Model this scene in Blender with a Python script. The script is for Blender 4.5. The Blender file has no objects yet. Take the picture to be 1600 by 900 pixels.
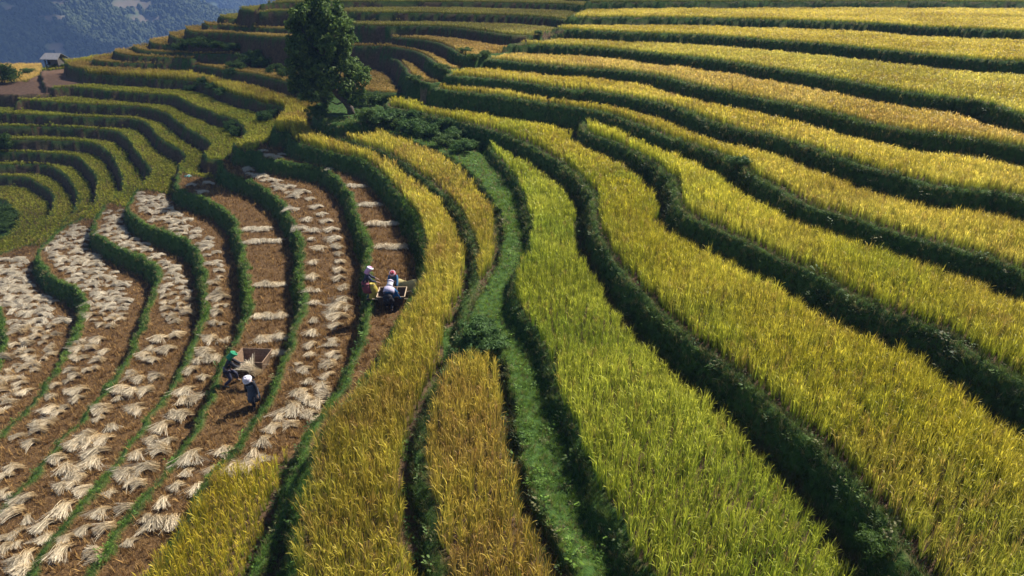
import bpy, bmesh, math, random
import numpy as np
from mathutils import Vector, Matrix, Euler

rng = np.random.default_rng(7)
random.seed(7)
R = math.radians
scene = bpy.context.scene
COL = scene.collection

# ------------------------------------------------------------------ camera
PITCH = 26.0
FPX = 1067.0                      # focal length in pixels of a 1600 px wide frame
cam_d = bpy.data.cameras.new('camera')
cam_d.sensor_width = 36.0
cam_d.lens = 36.0 * FPX / 1600.0
cam_d.clip_start = 0.1
cam_d.clip_end = 12000.0
cam = bpy.data.objects.new('camera', cam_d)
COL.objects.link(cam)
cam.location = (0, 0, 0)
cam.rotation_euler = (R(90 - PITCH), 0, 0)
scene.camera = cam

# ------------------------------------------------------------------ sky, sun, exposure
SUN_AZ = 46.0                     # degrees to the right of straight ahead (+Y)
SUN_EL = 47.0
world = bpy.data.worlds.new('World')
scene.world = world
world.use_nodes = True
wn = world.node_tree.nodes
wl = world.node_tree.links
wn.clear()
wo = wn.new('ShaderNodeOutputWorld')
wb = wn.new('ShaderNodeBackground')
sky = wn.new('ShaderNodeTexSky')
sky.sky_type = 'NISHITA'
sky.sun_disc = False
sky.sun_elevation = R(SUN_EL)
sky.sun_rotation = R(SUN_AZ)
sky.altitude = 900
sky.air_density = 1.0
sky.dust_density = 1.0
wb.inputs['Strength'].default_value = 0.052
wl.new(sky.outputs[0], wb.inputs[0])
wl.new(wb.outputs[0], wo.inputs[0])
sun_d = bpy.data.lights.new('sun', 'SUN')
sun_d.energy = 4.6
sun_d.angle = R(0.6)
sun_d.color = (1.0, 0.94, 0.85)
sun = bpy.data.objects.new('sun', sun_d)
COL.objects.link(sun)
SUNV = Vector((math.sin(R(SUN_AZ)) * math.cos(R(SUN_EL)), math.cos(R(SUN_AZ)) * math.cos(R(SUN_EL)), math.sin(R(SUN_EL))))
sun.rotation_euler = (-SUNV).to_track_quat('-Z', 'Y').to_euler()
sun.location = (60, 60, 80)
scene.view_settings.view_transform = 'Standard'
scene.view_settings.look = 'None'
scene.view_settings.gamma = 1.0
scene.view_settings.exposure = 1.25
scene.view_settings.use_curve_mapping = False
scene.cycles.use_denoising = True
scene.cycles.max_bounces = 6
scene.cycles.transparent_max_bounces = 12
scene.cycles.volume_bounces = 0
scene.render.film_transparent = False

# ------------------------------------------------------------------ helpers
CP, SP = math.cos(R(PITCH)), math.sin(R(PITCH))

def ray(px, py):
    v = (py - 450.0) / FPX
    return np.array(((px - 800.0) / FPX, CP - v * SP, -(SP + v * CP)))

def up(px, py, z, g=0.0):
    """the point on the level z (with slope g in x) that the photograph shows at px, py"""
    d = ray(px, py)
    t = z / (d[2] - g * d[0])
    return d * t

def to_px(P):
    P = np.asarray(P, float)
    depth = P[..., 1] * CP - P[..., 2] * SP
    depth = np.maximum(depth, 1e-3)
    vv = -(P[..., 1] * SP + P[..., 2] * CP)
    return 800 + FPX * P[..., 0] / depth, 450 + FPX * vv / depth, depth

def _hash(ix, iy, seed):
    n = (ix.astype(np.int64) * 374761393 + iy.astype(np.int64) * 668265263 + seed * 974634777) & 0x7fffffff
    n = ((n ^ (n >> 13)) * 1274126177) & 0x7fffffff
    return ((n ^ (n >> 16)) & 0xffff) / 65535.0

def vnoise(x, y, seed=0):
    x = np.asarray(x, float); y = np.asarray(y, float)
    ix = np.floor(x); iy = np.floor(y)
    fx = x - ix; fy = y - iy
    fx = fx * fx * (3 - 2 * fx); fy = fy * fy * (3 - 2 * fy)
    a = _hash(ix, iy, seed); b = _hash(ix + 1, iy, seed)
    c = _hash(ix, iy + 1, seed); d = _hash(ix + 1, iy + 1, seed)
    return (a * (1 - fx) + b * fx) * (1 - fy) + (c * (1 - fx) + d * fx) * fy

def fbm(x, y, seed=0, octs=4):
    s = 0.0; a = 0.5; n = 0.0
    for o in range(octs):
        s = s + a * vnoise(x * 2 ** o, y * 2 ** o, seed + o * 17); n += a; a *= 0.5
    return s / n

def catmull(P, step):
    P = np.asarray(P, float)
    Q = np.vstack([2 * P[0] - P[1], P, 2 * P[-1] - P[-2]])
    out = []
    for i in range(1, len(Q) - 2):
        p0, p1, p2, p3 = Q[i - 1], Q[i], Q[i + 1], Q[i + 2]
        n = max(1, int(np.linalg.norm(p2 - p1) / step))
        for k in range(n):
            t = k / n
            out.append(0.5 * ((2 * p1) + (-p0 + p2) * t + (2 * p0 - 5 * p1 + 4 * p2 - p3) * t * t + (-p0 + 3 * p1 - 3 * p2 + p3) * t ** 3))
    out.append(Q[-2])
    return np.array(out)

def mesh_obj(name, verts, faces, mat=None, parent=None, smooth=False):
    me = bpy.data.meshes.new(name)
    me.from_pydata([tuple(v) for v in verts], [], [tuple(f) for f in faces])
    me.update()
    if mat: me.materials.append(mat)
    if smooth: me.polygons.foreach_set('use_smooth', [True] * len(me.polygons))
    o = bpy.data.objects.new(name, me)
    COL.objects.link(o)
    if parent: o.parent = parent
    return o

def bm_obj(name, bm, mat=None, parent=None, smooth=False):
    me = bpy.data.meshes.new(name)
    bm.to_mesh(me); bm.free()
    if mat: me.materials.append(mat)
    if smooth: me.polygons.foreach_set('use_smooth', [True] * len(me.polygons))
    o = bpy.data.objects.new(name, me)
    COL.objects.link(o)
    if parent: o.parent = parent
    return o

def tag(o, label=None, cat=None, group=None, kind=None):
    if label: o['label'] = label
    if cat: o['category'] = cat
    if group: o['group'] = group
    if kind: o['kind'] = kind
    return o

def empty(name, loc, rz=0.0):
    o = bpy.data.objects.new(name, None)
    o.empty_display_size = 0.2
    o.location = loc; o.rotation_euler = (0, 0, rz)
    COL.objects.link(o)
    return o

def new_mat(name):
    m = bpy.data.materials.new(name); m.use_nodes = True
    nt = m.node_tree; nt.nodes.clear()
    return m, nt.nodes, nt.links

def N(nodes, kind, **kw):
    n = nodes.new(kind)
    for k, v in kw.items(): setattr(n, k, v)
    return n

def ramp(nodes, stops):
    r = nodes.new('ShaderNodeValToRGB')
    e = r.color_ramp.elements
    while len(e) > 1: e.remove(e[0])
    e[0].position = stops[0][0]; e[0].color = (*stops[0][1], 1)
    for p, c in stops[1:]:
        x = e.new(p); x.color = (*c, 1)
    return r

def plain_mat(name, col, rough=0.8, noise=0.15, scale=18.0, bump=0.0, translucent=0.0):
    """a colour with procedural mottling, optional bump"""
    m, n, l = new_mat(name)
    out = N(n, 'ShaderNodeOutputMaterial')
    p = N(n, 'ShaderNodeBsdfPrincipled'); p.inputs['Roughness'].default_value = rough
    tc = N(n, 'ShaderNodeTexCoord')
    nz = N(n, 'ShaderNodeTexNoise'); nz.inputs['Scale'].default_value = scale; nz.inputs['Detail'].default_value = 4
    l.new(tc.outputs['Object'], nz.inputs['Vector'])
    lo = tuple(max(0, c * (1 - noise)) for c in col); hi = tuple(min(1, c * (1 + noise)) for c in col)
    r = ramp(n, [(0.3, lo), (0.7, hi)])
    l.new(nz.outputs[0], r.inputs[0]); l.new(r.outputs[0], p.inputs['Base Color'])
    if bump:
        b = N(n, 'ShaderNodeBump'); b.inputs['Strength'].default_value = bump; b.inputs['Distance'].default_value = 0.02
        l.new(nz.outputs[0], b.inputs['Height']); l.new(b.outputs[0], p.inputs['Normal'])
    sh = p.outputs[0]
    if translucent:
        t = N(n, 'ShaderNodeBsdfTranslucent'); l.new(r.outputs[0], t.inputs[0])
        mx = N(n, 'ShaderNodeMixShader'); mx.inputs[0].default_value = translucent
        l.new(p.outputs[0], mx.inputs[1]); l.new(t.outputs[0], mx.inputs[2]); sh = mx.outputs[0]
    l.new(sh, out.inputs[0])
    return m

def leaf_mat(name, translucent=0.45, rough=0.6, low=(0.55, 0.85, 0.5), lowz=0.0, highz=0.6, rnd=0.3, spec=0.3):
    """plants scattered as instances: the colour comes with each plant (attribute tint); low makes the foot of a plant darker, rice also greener"""
    m, n, l = new_mat(name)
    out = N(n, 'ShaderNodeOutputMaterial')
    at = N(n, 'ShaderNodeAttribute', attribute_type='INSTANCER', attribute_name='tint')
    tc = N(n, 'ShaderNodeTexCoord')
    sx = N(n, 'ShaderNodeSeparateXYZ'); l.new(tc.outputs['Object'], sx.inputs[0])
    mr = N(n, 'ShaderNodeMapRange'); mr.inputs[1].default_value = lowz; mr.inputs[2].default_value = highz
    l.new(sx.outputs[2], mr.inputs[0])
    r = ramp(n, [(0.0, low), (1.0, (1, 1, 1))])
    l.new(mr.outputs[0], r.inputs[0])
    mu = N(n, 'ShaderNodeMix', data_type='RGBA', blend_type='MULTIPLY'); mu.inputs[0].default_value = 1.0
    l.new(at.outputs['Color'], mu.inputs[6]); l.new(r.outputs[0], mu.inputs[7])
    va = N(n, 'ShaderNodeAttribute', attribute_type='GEOMETRY', attribute_name='bladevar')
    m2 = N(n, 'ShaderNodeMapRange'); m2.inputs[3].default_value = 1 - rnd; m2.inputs[4].default_value = 1 + rnd
    l.new(va.outputs['Fac'], m2.inputs[0])
    mv = N(n, 'ShaderNodeVectorMath', operation='SCALE'); l.new(mu.outputs[2], mv.inputs[0]); l.new(m2.outputs[0], mv.inputs['Scale'])
    p = N(n, 'ShaderNodeBsdfPrincipled'); p.inputs['Roughness'].default_value = rough
    p.inputs['Specular IOR Level'].default_value = spec
    l.new(mv.outputs[0], p.inputs['Base Color'])
    t = N(n, 'ShaderNodeBsdfTranslucent'); l.new(mv.outputs[0], t.inputs[0])
    mx = N(n, 'ShaderNodeMixShader'); mx.inputs[0].default_value = translucent
    l.new(p.outputs[0], mx.inputs[1]); l.new(t.outputs[0], mx.inputs[2])
    l.new(mx.outputs[0], out.inputs[0])
    return m

# ------------------------------------------------------------------ the terraces: level lines traced on the hillside
# each contour: level below the camera, slope in x, points of the terrace lip
ZA, ZF1, ZF2, ZF3, ZF4, ZF5, ZF6, ZF7, ZI, ZJ = -11.75, -12.6, -13.4, -14.2, -15.0, -15.8, -16.6, -17.4, -18.1, -18.8
LIP = {}
LIP['T10'] = (-4.6, 0, [(912, 6), (1000, 5), (1200, 4), (1400, 4), (1600, 5)])
LIP['T9'] = (-5.3, 0, [(887, 29), (940, 29), (1000, 29), (1100, 30), (1200, 33), (1350, 38), (1450, 45), (1600, 51)])
LIP['T8'] = (-6.0, 0, [(845, 52), (857, 48), (920, 50), (975, 53), (1100, 58), (1200, 65), (1275, 71), (1350, 78), (1425, 86), (1525, 96), (1600, 100)])
LIP['T7'] = (-6.75, 0, [(787, 72), (820, 72), (925, 77), (1025, 87), (1100, 95), (1200, 110), (1275, 122), (1350, 137), (1425, 150), (1500, 160), (1545, 170), (1562, 178), (1600, 185)])
LIP['T6'] = (-7.45, 0, [(742, 92), (800, 99), (875, 107), (950, 112), (1025, 122), (1075, 135), (1150, 152), (1200, 161), (1275, 177), (1350, 197), (1425, 212), (1500, 222), (1600, 237)])
LIP['T5'] = (-8.15, 0, [(692, 120), (740, 124), (800, 130), (875, 142), (925, 146), (975, 155), (1050, 172), (1100, 192), (1150, 207), (1237, 228), (1300, 250), (1350, 267), (1412, 285), (1475, 301), (1550, 306), (1600, 317)])
LIP['T4'] = (-8.85, 0, [(676, 141), (740, 149), (800, 157), (900, 172), (930, 177), (975, 192), (1020, 210), (1062, 227), (1100, 240), (1132, 254), (1150, 262), (1175, 282), (1200, 294), (1250, 322), (1300, 340), (1350, 355), (1412, 375), (1450, 385), (1525, 407), (1600, 437)])
LIP['T3'] = (-9.5, 0, [(925, 183), (908, 196), (912, 210), (955, 227), (987, 245), (1025, 268), (1046, 285), (1052, 305), (1050, 328), (1065, 341), (1100, 357), (1150, 380), (1200, 404), (1250, 426), (1282, 448), (1330, 475), (1375, 496), (1407, 508), (1450, 523), (1500, 555), (1562, 592), (1600, 620)])
LIP['T2'] = (-10.2, 0, [(606, 158), (600, 168), (625, 174), (690, 189), (780, 212), (840, 240), (890, 275), (922, 310), (922, 345), (932, 382), (965, 430), (1010, 482), (1070, 540), (1150, 602), (1220, 667), (1280, 722), (1330, 782), (1375, 842), (1412, 895)])
LIP['T1'] = (-10.9, 0, [(775, 224), (762, 234), (787, 262), (810, 300), (826, 345), (828, 380), (816, 415), (801, 450), (806, 482), (828, 522), (846, 552), (858, 592), (875, 642), (894, 692), (918, 752), (946, 812), (985, 880), (1000, 905)])
LIP['G'] = (-11.2, 0, [(575, 196), (610, 208), (650, 222), (690, 240), (725, 262), (762, 300), (786, 345), (786, 390), (770, 430), (745, 475), (738, 510), (770, 540), (788, 575), (800, 630), (814, 690), (836, 755), (864, 825), (895, 900)])
LIP['B'] = (-11.45, 0, [(545, 196), (505, 200), (512, 212), (545, 224), (600, 243), (660, 282), (705, 324), (729, 365), (740, 400), (735, 440), (722, 490), (712, 540), (695, 585), (668, 640), (655, 690), (654, 740), (661, 800), (673, 850), (685, 905)])
A_AM = [(135, 117), (165, 119), (200, 122), (262, 126), (306, 129), (325, 135), (344, 142), (369, 152), (385, 156), (416, 164), (435, 167), (445, 176), (440, 186), (430, 197), (426, 207), (448, 210)]
A_LO = [(451, 218), (460, 225), (485, 232), (510, 240), (535, 246), (560, 251), (585, 266), (618, 306), (645, 348), (660, 388), (657, 425), (642, 468), (612, 530), (572, 590), (520, 650), (478, 698), (466, 755), (456, 830), (445, 905)]
LIP['A'] = (ZA, 0, A_AM + A_LO)
LIP['F1'] = (ZF1, 0, [(85, 140), (112, 138), (162, 143), (200, 146), (237, 149), (270, 152), (287, 159), (300, 166), (319, 172), (337, 181), (362, 189), (379, 200), (382, 207), (379, 215), (366, 224), (363, 234), (375, 240), (398, 240), (410, 249), (425, 250), (455, 256), (490, 262), (515, 272), (540, 298), (552, 330), (568, 380), (573, 430), (574, 480), (558, 548), (530, 600), (490, 655), (462, 690), (450, 730), (440, 780), (420, 840), (390, 905)])
LIP['F2'] = (ZF2, 0, [(24, 160), (34, 158), (87, 162), (137, 165), (200, 168), (225, 170), (250, 176), (260, 180), (270, 189), (287, 201), (306, 212), (321, 220), (329, 229), (325, 236), (318, 243), (325, 252), (338, 252), (342, 262), (352, 272), (385, 283), (415, 298), (440, 322), (458, 360), (466, 400), (466, 440), (472, 480), (455, 530), (437, 580), (410, 635), (380, 688), (348, 725), (320, 765), (290, 815), (245, 870), (215, 905)])
LIP['F3'] = (ZF3, 0, [(-60, 179), (0, 179), (62, 182), (125, 184), (200, 187), (219, 190), (231, 196), (241, 209), (256, 224), (275, 235), (289, 246), (286, 254), (277, 262), (277, 274), (272, 289), (290, 303), (330, 318), (358, 342), (370, 380), (382, 420), (388, 460), (380, 508), (345, 575), (320, 635), (283, 700), (240, 760), (190, 825), (150, 880), (130, 905)])
LIP['F4'] = (ZF4, 0, [(-60, 199), (0, 199), (62, 199), (125, 202), (175, 206), (187, 211), (200, 222), (212, 240), (225, 257), (239, 270), (234, 276), (222, 284), (212, 298), (205, 312), (201, 326), (215, 345), (260, 365), (295, 385), (312, 415), (317, 450), (318, 490), (300, 535), (265, 600), (225, 660), (180, 720), (130, 785), (80, 845), (40, 900)])
LIP['F5'] = (ZF5, 0, [(-60, 220), (0, 220), (50, 221), (100, 222), (137, 225), (154, 230), (169, 242), (181, 260), (190, 285), (190, 294), (186, 301), (177, 306), (168, 318), (152, 332), (146, 350), (152, 372), (190, 392), (228, 408), (243, 428), (238, 455), (215, 520), (200, 560), (165, 605), (125, 655), (80, 710), (35, 760), (0, 795), (-60, 850)])
LIP['F6'] = (ZF6, 0, [(-60, 238), (12, 239), (50, 240), (100, 244), (119, 247), (131, 257), (146, 275), (149, 287), (149, 302), (144, 317), (137, 325), (118, 345), (92, 358), (72, 380), (58, 397), (60, 415), (82, 435), (112, 452), (128, 475), (118, 520), (95, 565), (60, 620), (20, 665), (-20, 705), (-70, 750)])
LIP['F7'] = (ZF7, 0, [(-60, 259), (0, 259), (62, 259), (87, 267), (100, 276), (112, 290), (117, 300), (119, 311), (116, 326), (107, 337), (96, 347), (78, 362), (48, 380), (8, 394), (-40, 410), (-35, 445), (-6, 490), (6, 525), (-2, 560), (-30, 610), (-80, 660)])
LIP['I'] = (ZI, 0, [(-60, 277), (0, 277), (37, 280), (56, 287), (70, 296), (78, 303), (82, 315), (81, 327), (75, 341), (62, 352), (36, 369), (0, 386), (-60, 410), (-110, 470), (-110, 540)])
LIP['J'] = (ZJ, 0, [(-60, 309), (0, 314), (12, 324), (21, 336), (25, 346), (21, 360), (7, 371), (-30, 385), (-90, 410), (-150, 450)])
# the far side of the gully, behind the tree
LIP['K10'] = (-5.0, 0, [(396, 9), (420, 7), (500, 5), (600, 4), (760, 5), (900, 9)])
LIP['K9'] = (-5.65, 0, [(372, 15), (400, 19), (455, 19), (575, 21), (660, 22), (730, 24), (800, 26), (850, 29), (884, 32)])
LIP['K8'] = (-6.4, 0.008, [(340, 27), (350, 30), (372, 30), (400, 33), (455, 33), (565, 41), (650, 42), (700, 44), (750, 50), (800, 57), (838, 56)])
LIP['K7b'] = (-6.9, 0.012, [(317, 37), (324, 41), (342, 40), (372, 43), (420, 46), (500, 50)])
LIP['K7'] = (-7.2, 0.018, [(289, 45), (297, 51), (345, 53), (375, 54), (400, 58), (455, 60), (575, 57), (625, 60), (675, 67), (700, 76), (716, 86), (740, 92)])
LIP['K6'] = (-7.9, 0.02, [(262, 54), (270, 60), (296, 62), (342, 63), (380, 65), (400, 70), (455, 73), (575, 73), (612, 75), (650, 82), (670, 95), (684, 106), (700, 112)])
LIP['K6b'] = (-8.5, 0.025, [(231, 64), (237, 70), (255, 71), (280, 74), (340, 76), (400, 79)])
LIP['K5'] = (-8.55, 0.036, [(205, 74), (215, 79), (240, 82), (280, 84), (330, 85), (380, 86), (450, 90), (575, 88), (612, 92), (628, 105), (638, 120), (648, 127), (672, 132)])
LIP['K4b'] = (-9.5, 0.02, [(176, 80), (182, 85), (200, 88), (240, 90), (300, 93)])
LIP['K4'] = (-10.0, 0.022, [(143, 91), (150, 97), (200, 99), (262, 101), (306, 103), (337, 109), (375, 115), (400, 119), (455, 132), (520, 142), (580, 147), (640, 147), (655, 150)])
LIP['K3b'] = (-11.1, 0.008, [(104, 101), (108, 106), (137, 110), (165, 109), (220, 111)])
LIP['TREE'] = (-10.65, 0, [(640, 186), (600, 188), (560, 197), (512, 194), (496, 182), (492, 165), (515, 154), (560, 150)])
LIP['BR'] = (-13.0, 0, [(-60, 146), (0, 148), (30, 149), (75, 147), (92, 141)])
LIP['SPUR'] = (-15.6, 0, [(-90, 137), (-20, 135), (20, 132), (52, 129), (66, 122)])

def lipw(k, ext0=0.0, ext1=0.0):
    z, g, px = LIP[k]
    P = np.array([up(a, b, z, g) for a, b in px])
    dep = np.median(P[:, 1])
    Q = catmull(P[:, :2], 0.35 + 0.006 * dep)
    if ext0:
        d = Q[0] - Q[min(4, len(Q) - 1)]; Q = np.vstack([Q[0] + d / np.linalg.norm(d) * ext0, Q])
    if ext1:
        d = Q[-1] - Q[-min(5, len(Q))]; Q = np.vstack([Q, Q[-1] + d / np.linalg.norm(d) * ext1])
    return Q

def W(k, i):                     # world xy of a lip's i-th traced point
    z, g, px = LIP[k]
    return up(*px[i], z, g)[:2]

POLY = {}
FARR = [(150, 5), (150, 190)]
Ts = ['T1', 'T2', 'T3', 'T4', 'T5', 'T6', 'T7', 'T8', 'T9', 'T10']
BACK = [(60, 190), (20, 160)]
for i, k in enumerate(Ts):
    Q = lipw(k, 0, 16 if k in ('T1', 'T2') else 45)
    cl = [(150, -40 if k in ('T1', 'T2') else Q[-1][1]), (150, 190), (40, 190)]
    tail = [W(m, 0) for m in reversed(Ts[i + 1:])]
    POLY[k] = np.vstack([Q, cl, tail]) if tail else np.vstack([Q, cl])
knoll = [up(70, 136, ZF1)[:2], up(63, 118, ZF1)[:2], up(66, 108, ZF1)[:2], up(80, 104, ZF1)[:2], up(118, 95, ZF1)[:2], up(146, 88, ZF1)[:2]]
ridge = [(-38, 112), (0, 150), (40, 190)]
for k in ('G', 'B'):
    Q = lipw(k, 0, 16)
    POLY[k] = np.vstack([Q, [(150, -40), (150, 190), (40, 190)], [W(m, 0) for m in reversed(Ts)]])
Q = lipw('A', 0, 16)
POLY['A'] = np.vstack([Q, [(150, -40), (150, 190)], ridge[::-1], [up(100, 101, ZA)[:2]]])
Q = lipw('F1', 0, 16)
POLY['F1'] = np.vstack([Q, [(150, -40), (150, 190)], ridge[::-1], knoll[::-1]])
Q = lipw('BR')
POLY['BR'] = np.vstack([Q, W('F1', 2)[None] + (0, 4), knoll[2][None], up(40, 128, -13.0)[None, :2], up(-60, 131, -13.0)[None, :2]])
Q = lipw('F2', 0, 16)
POLY['F2'] = np.vstack([Q, [(150, -40), (150, 190)], ridge[::-1], knoll[::-1], [up(40, 150, ZF2)[:2]]])
for k in ('F3', 'F4', 'F5', 'F6', 'F7', 'I', 'J'):
    Q = lipw(k, 6, 16)
    POLY[k] = np.vstack([Q, [(-40, -40), (150, -40), (150, 190)], ridge[::-1], knoll[::-1], up(-60, 148, -13.4)[None, :2]])
for k, nxt in (('K10', 'T10'), ('K9', 'T9'), ('K8', 'T8'), ('K7', 'T7'), ('K6', 'T6'), ('K5', 'T5'), ('K4', 'T4')):
    Q = lipw(k)
    j = Ts.index(nxt)
    tail = [W(m, 0) + np.array((2.0, 1.5)) for m in Ts[j:]]
    POLY[k] = np.vstack([Q, tail, [(40, 190), (0, 150)], Q[:1] + np.array((6, 26))])
for k in ('K7b', 'K6b', 'K4b', 'K3b'):
    Q = lipw(k)
    POLY[k] = np.vstack([Q, Q[-1:] + np.array((3, 12)), Q[:1] + np.array((8, 24))])
POLY['TREE'] = lipw('TREE')
POLY['SPUR'] = np.vstack([lipw('SPUR'), [up(70, 105, -15.6)[:2], up(0, 104.5, -15.6)[:2], up(-90, 104.5, -15.6)[:2]]])
# the hill goes on rising beyond the top edge of the picture
for j, (zz, dd) in enumerate([(-3.9, 9), (-3.2, 18), (-2.5, 27)]):
    k = 'H%d' % j
    LIP[k] = (zz, 0, [])
    Q = np.vstack([lipw('K10'), lipw('T10', 0, 45)]) + np.array((0, dd))
    POLY[k] = np.vstack([Q, [(150, 190), (40, 190)]])

KEYS = sorted(POLY, key=lambda k: LIP[k][0])

# fan-shaped grid in plan, fine near the drone, coarser far off
NU = 900
U = np.linspace(-1.08, 0.95, NU)
ys = [2.5]
while ys[-1] < 150: ys.append(ys[-1] + 0.0043 * (ys[-1] + 8))
YS = np.array(ys); NY = len(YS)
GX = U[None, :] * (YS[:, None] + 8); GY = np.repeat(YS[:, None], NU, 1)
jit = (fbm(GX * 1.3, GY * 1.3, 3, 3) - 0.5) * 0.40 + (fbm(GX * 0.35, GY * 0.35, 31, 2) - 0.5) * 0.25

BANK = 3.0                        # steepness of the banks
def signed(Q):
    """distance to the closed outline Q on the grid, positive inside; far points only keep the sign"""
    D = np.full((NY, NU), 9.0)
    S = np.roll(Q, -1, 0)
    for a, b in zip(Q, S):
        rad = 3.2
        y0, y1 = min(a[1], b[1]) - rad, max(a[1], b[1]) + rad
        r0, r1 = np.searchsorted(YS, [y0, y1])
        if r1 <= r0: continue
        x0, x1 = min(a[0], b[0]) - rad, max(a[0], b[0]) + rad
        ya, yb = YS[r0] + 8, YS[r1 - 1] + 8
        u0 = min(x0 / ya, x0 / yb); u1 = max(x1 / ya, x1 / yb)
        c0, c1 = np.searchsorted(U, [u0, u1])
        if c1 <= c0: continue
        X = GX[r0:r1, c0:c1]; Y = GY[r0:r1, c0:c1]
        d = b - a; L = d @ d + 1e-9
        t = np.clip(((X - a[0]) * d[0] + (Y - a[1]) * d[1]) / L, 0, 1)
        dd = np.hypot(X - a[0] - t * d[0], Y - a[1] - t * d[1])
        np.minimum(D[r0:r1, c0:c1], dd, out=D[r0:r1, c0:c1])
    IN = np.zeros((NY, NU), bool)
    for r in range(NY):
        y = YS[r]
        m = (Q[:, 1] > y) != (S[:, 1] > y)
        if not m.any(): continue
        xs = np.sort(Q[m, 0] + (y - Q[m, 1]) / (S[m, 1] - Q[m, 1]) * (S[m, 0] - Q[m, 0]))
        IN[r] = (np.searchsorted(xs, GX[r]) % 2) == 1
    return np.where(IN, D, -D)

GZ = -19.3 - 0.35 * np.maximum(0, GY - 108) - 0.2 * np.maximum(0, -GX - 80)
GZ = np.where((GX < -28) & (GY < 64), np.maximum(GZ, -18.95), GZ)
OWN = np.full((NY, NU), -1)
DIN = np.full((NY, NU), 9.0)       # distance to the own lip
ONBANK = np.ones((NY, NU), bool)
TOE = np.full((NY, NU), 9.0)       # how far below the next bank's surface, in metres along the ground
SDS = {}
for i, k in enumerate(KEYS):
    z, g, px = LIP[k]
    sd = signed(POLY[k]) + np.where(np.abs(GX) < 200, jit, 0)
    plane = z + g * GX
    inside = sd > 0
    steep = BANK
    h = np.where(inside, plane, plane + steep * sd)
    h = np.where(sd < -3.1, -99, h)
    berm = (0.17 if k[0] == 'T' else 0.11) * np.exp(-((sd - 0.2) / 0.14) ** 2) * inside
    if k in ('T1', 'G'): berm = berm * 0.4
    sel = h > GZ
    TOE = np.where(sel, 9.0, np.minimum(TOE, np.where(sd > -3.1, (GZ - h) / steep, 9.0)))
    GZ = np.where(sel, h + berm, GZ)
    OWN = np.where(sel, i, OWN)
    DIN = np.where(sel, sd, DIN)
    ONBANK = np.where(sel, ~inside, ONBANK)
GZ = GZ - np.where(ONBANK, 0, np.where(np.isin(OWN, [KEYS.index(k) for k in KEYS if k[0] in 'TK' and k != 'TREE']), 0.30, 0.14) * np.exp(-(TOE / 0.9) ** 2) * np.clip(DIN / 0.8, 0, 1))
GZ = GZ + np.where(ONBANK, (fbm(GX * 2.2, GY * 2.2, 9, 3) - 0.5) * 0.30, (fbm(GX * 3, GY * 3, 5, 2) - 0.5) * 0.04)
KI = {k: i for i, k in enumerate(KEYS)}

def gidx(x, y):
    x = np.asarray(x, float); y = np.asarray(y, float)
    r = np.clip(np.searchsorted(YS, y) , 1, NY - 1)
    r = np.where(np.abs(YS[r - 1] - y) < np.abs(YS[r] - y), r - 1, r)
    u = x / (y + 8)
    c = np.clip(np.rint((u - U[0]) / (U[1] - U[0])).astype(int), 0, NU - 1)
    return r, c

def ground(x, y):
    x = np.asarray(x, float); y = np.asarray(y, float)
    r = np.clip(np.searchsorted(YS, y) - 1, 0, NY - 2)
    fr = np.clip((y - YS[r]) / (YS[r + 1] - YS[r]), 0, 1)
    cu = np.clip((x / (y + 8) - U[0]) / (U[1] - U[0]), 0, NU - 1.001)
    c = cu.astype(int); fc = cu - c
    return (GZ[r, c] * (1 - fc) + GZ[r, c + 1] * fc) * (1 - fr) + (GZ[r + 1, c] * (1 - fc) + GZ[r + 1, c + 1] * fc) * fr

def inpoly(x, y, Q):
    x = np.asarray(x); y = np.asarray(y); Q = np.asarray(Q); S = np.roll(Q, -1, 0)
    r = np.zeros(x.shape, bool)
    for a, b in zip(Q, S):
        if (a[1] > y.min() or b[1] > y.min()) and a[1] != b[1]:
            c = ((a[1] > y) != (b[1] > y)) & (x < (b[0] - a[0]) * (y - a[1]) / (b[1] - a[1]) + a[0])
            r ^= c
    return r

def pxpoly(z, pts): return np.array([up(a, b, z)[:2] for a, b in pts])

# the dividing line between the harvested strips (near side) and the standing rice of the bowl (far side)
RL = [(-90, 425, -17.9), (0, 391, -17.5), (31, 387, -17.4), (70, 377, -17.2), (92, 356, -16.9), (144, 340, -16.5), (162, 326, -16.1), (200, 318, -15.6), (231, 297, -15.0), (268, 289, -14.3), (285, 270, -14.1), (325, 268, -13.7), (338, 260, -13.4), (350, 239, -13.0), (398, 238, -12.6), (408, 222, -12.4), (424, 208, -12.2)]
RLW = np.array([up(a, b, z)[:2] for a, b, z in RL])
BOWL = np.vstack([RLW, [(-10, 75), (-10, 140), (-140, 140), (-140, RLW[0][1])]])
in_bowl = inpoly(GX, GY, BOWL)
EFLD = pxpoly(ZF2, [(480, 690), (418, 734), (345, 748), (285, 812), (235, 866), (170, 935), (330, 990), (470, 990), (470, 760)])
in_E = inpoly(GX, GY, EFLD)
GAP = pxpoly(-11.45, [(690, 498), (800, 470), (806, 566), (692, 577)])
in_gap = inpoly(GX, GY, GAP)
own = lambda *ks: np.isin(OWN, [KI[k] for k in ks])
Fs = ('F1', 'F2', 'F3', 'F4', 'F5', 'F6', 'F7', 'I')
flat = ~ONBANK
brown = (own('BR') | (own('F1') & inpoly(GX, GY, pxpoly(ZF1, [(70, 138), (62, 112), (100, 108), (135, 118), (138, 132), (95, 137)])))) & flat
STUB = own(*Fs) & ~in_bowl & ~in_E & flat & (GY < 60)
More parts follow.
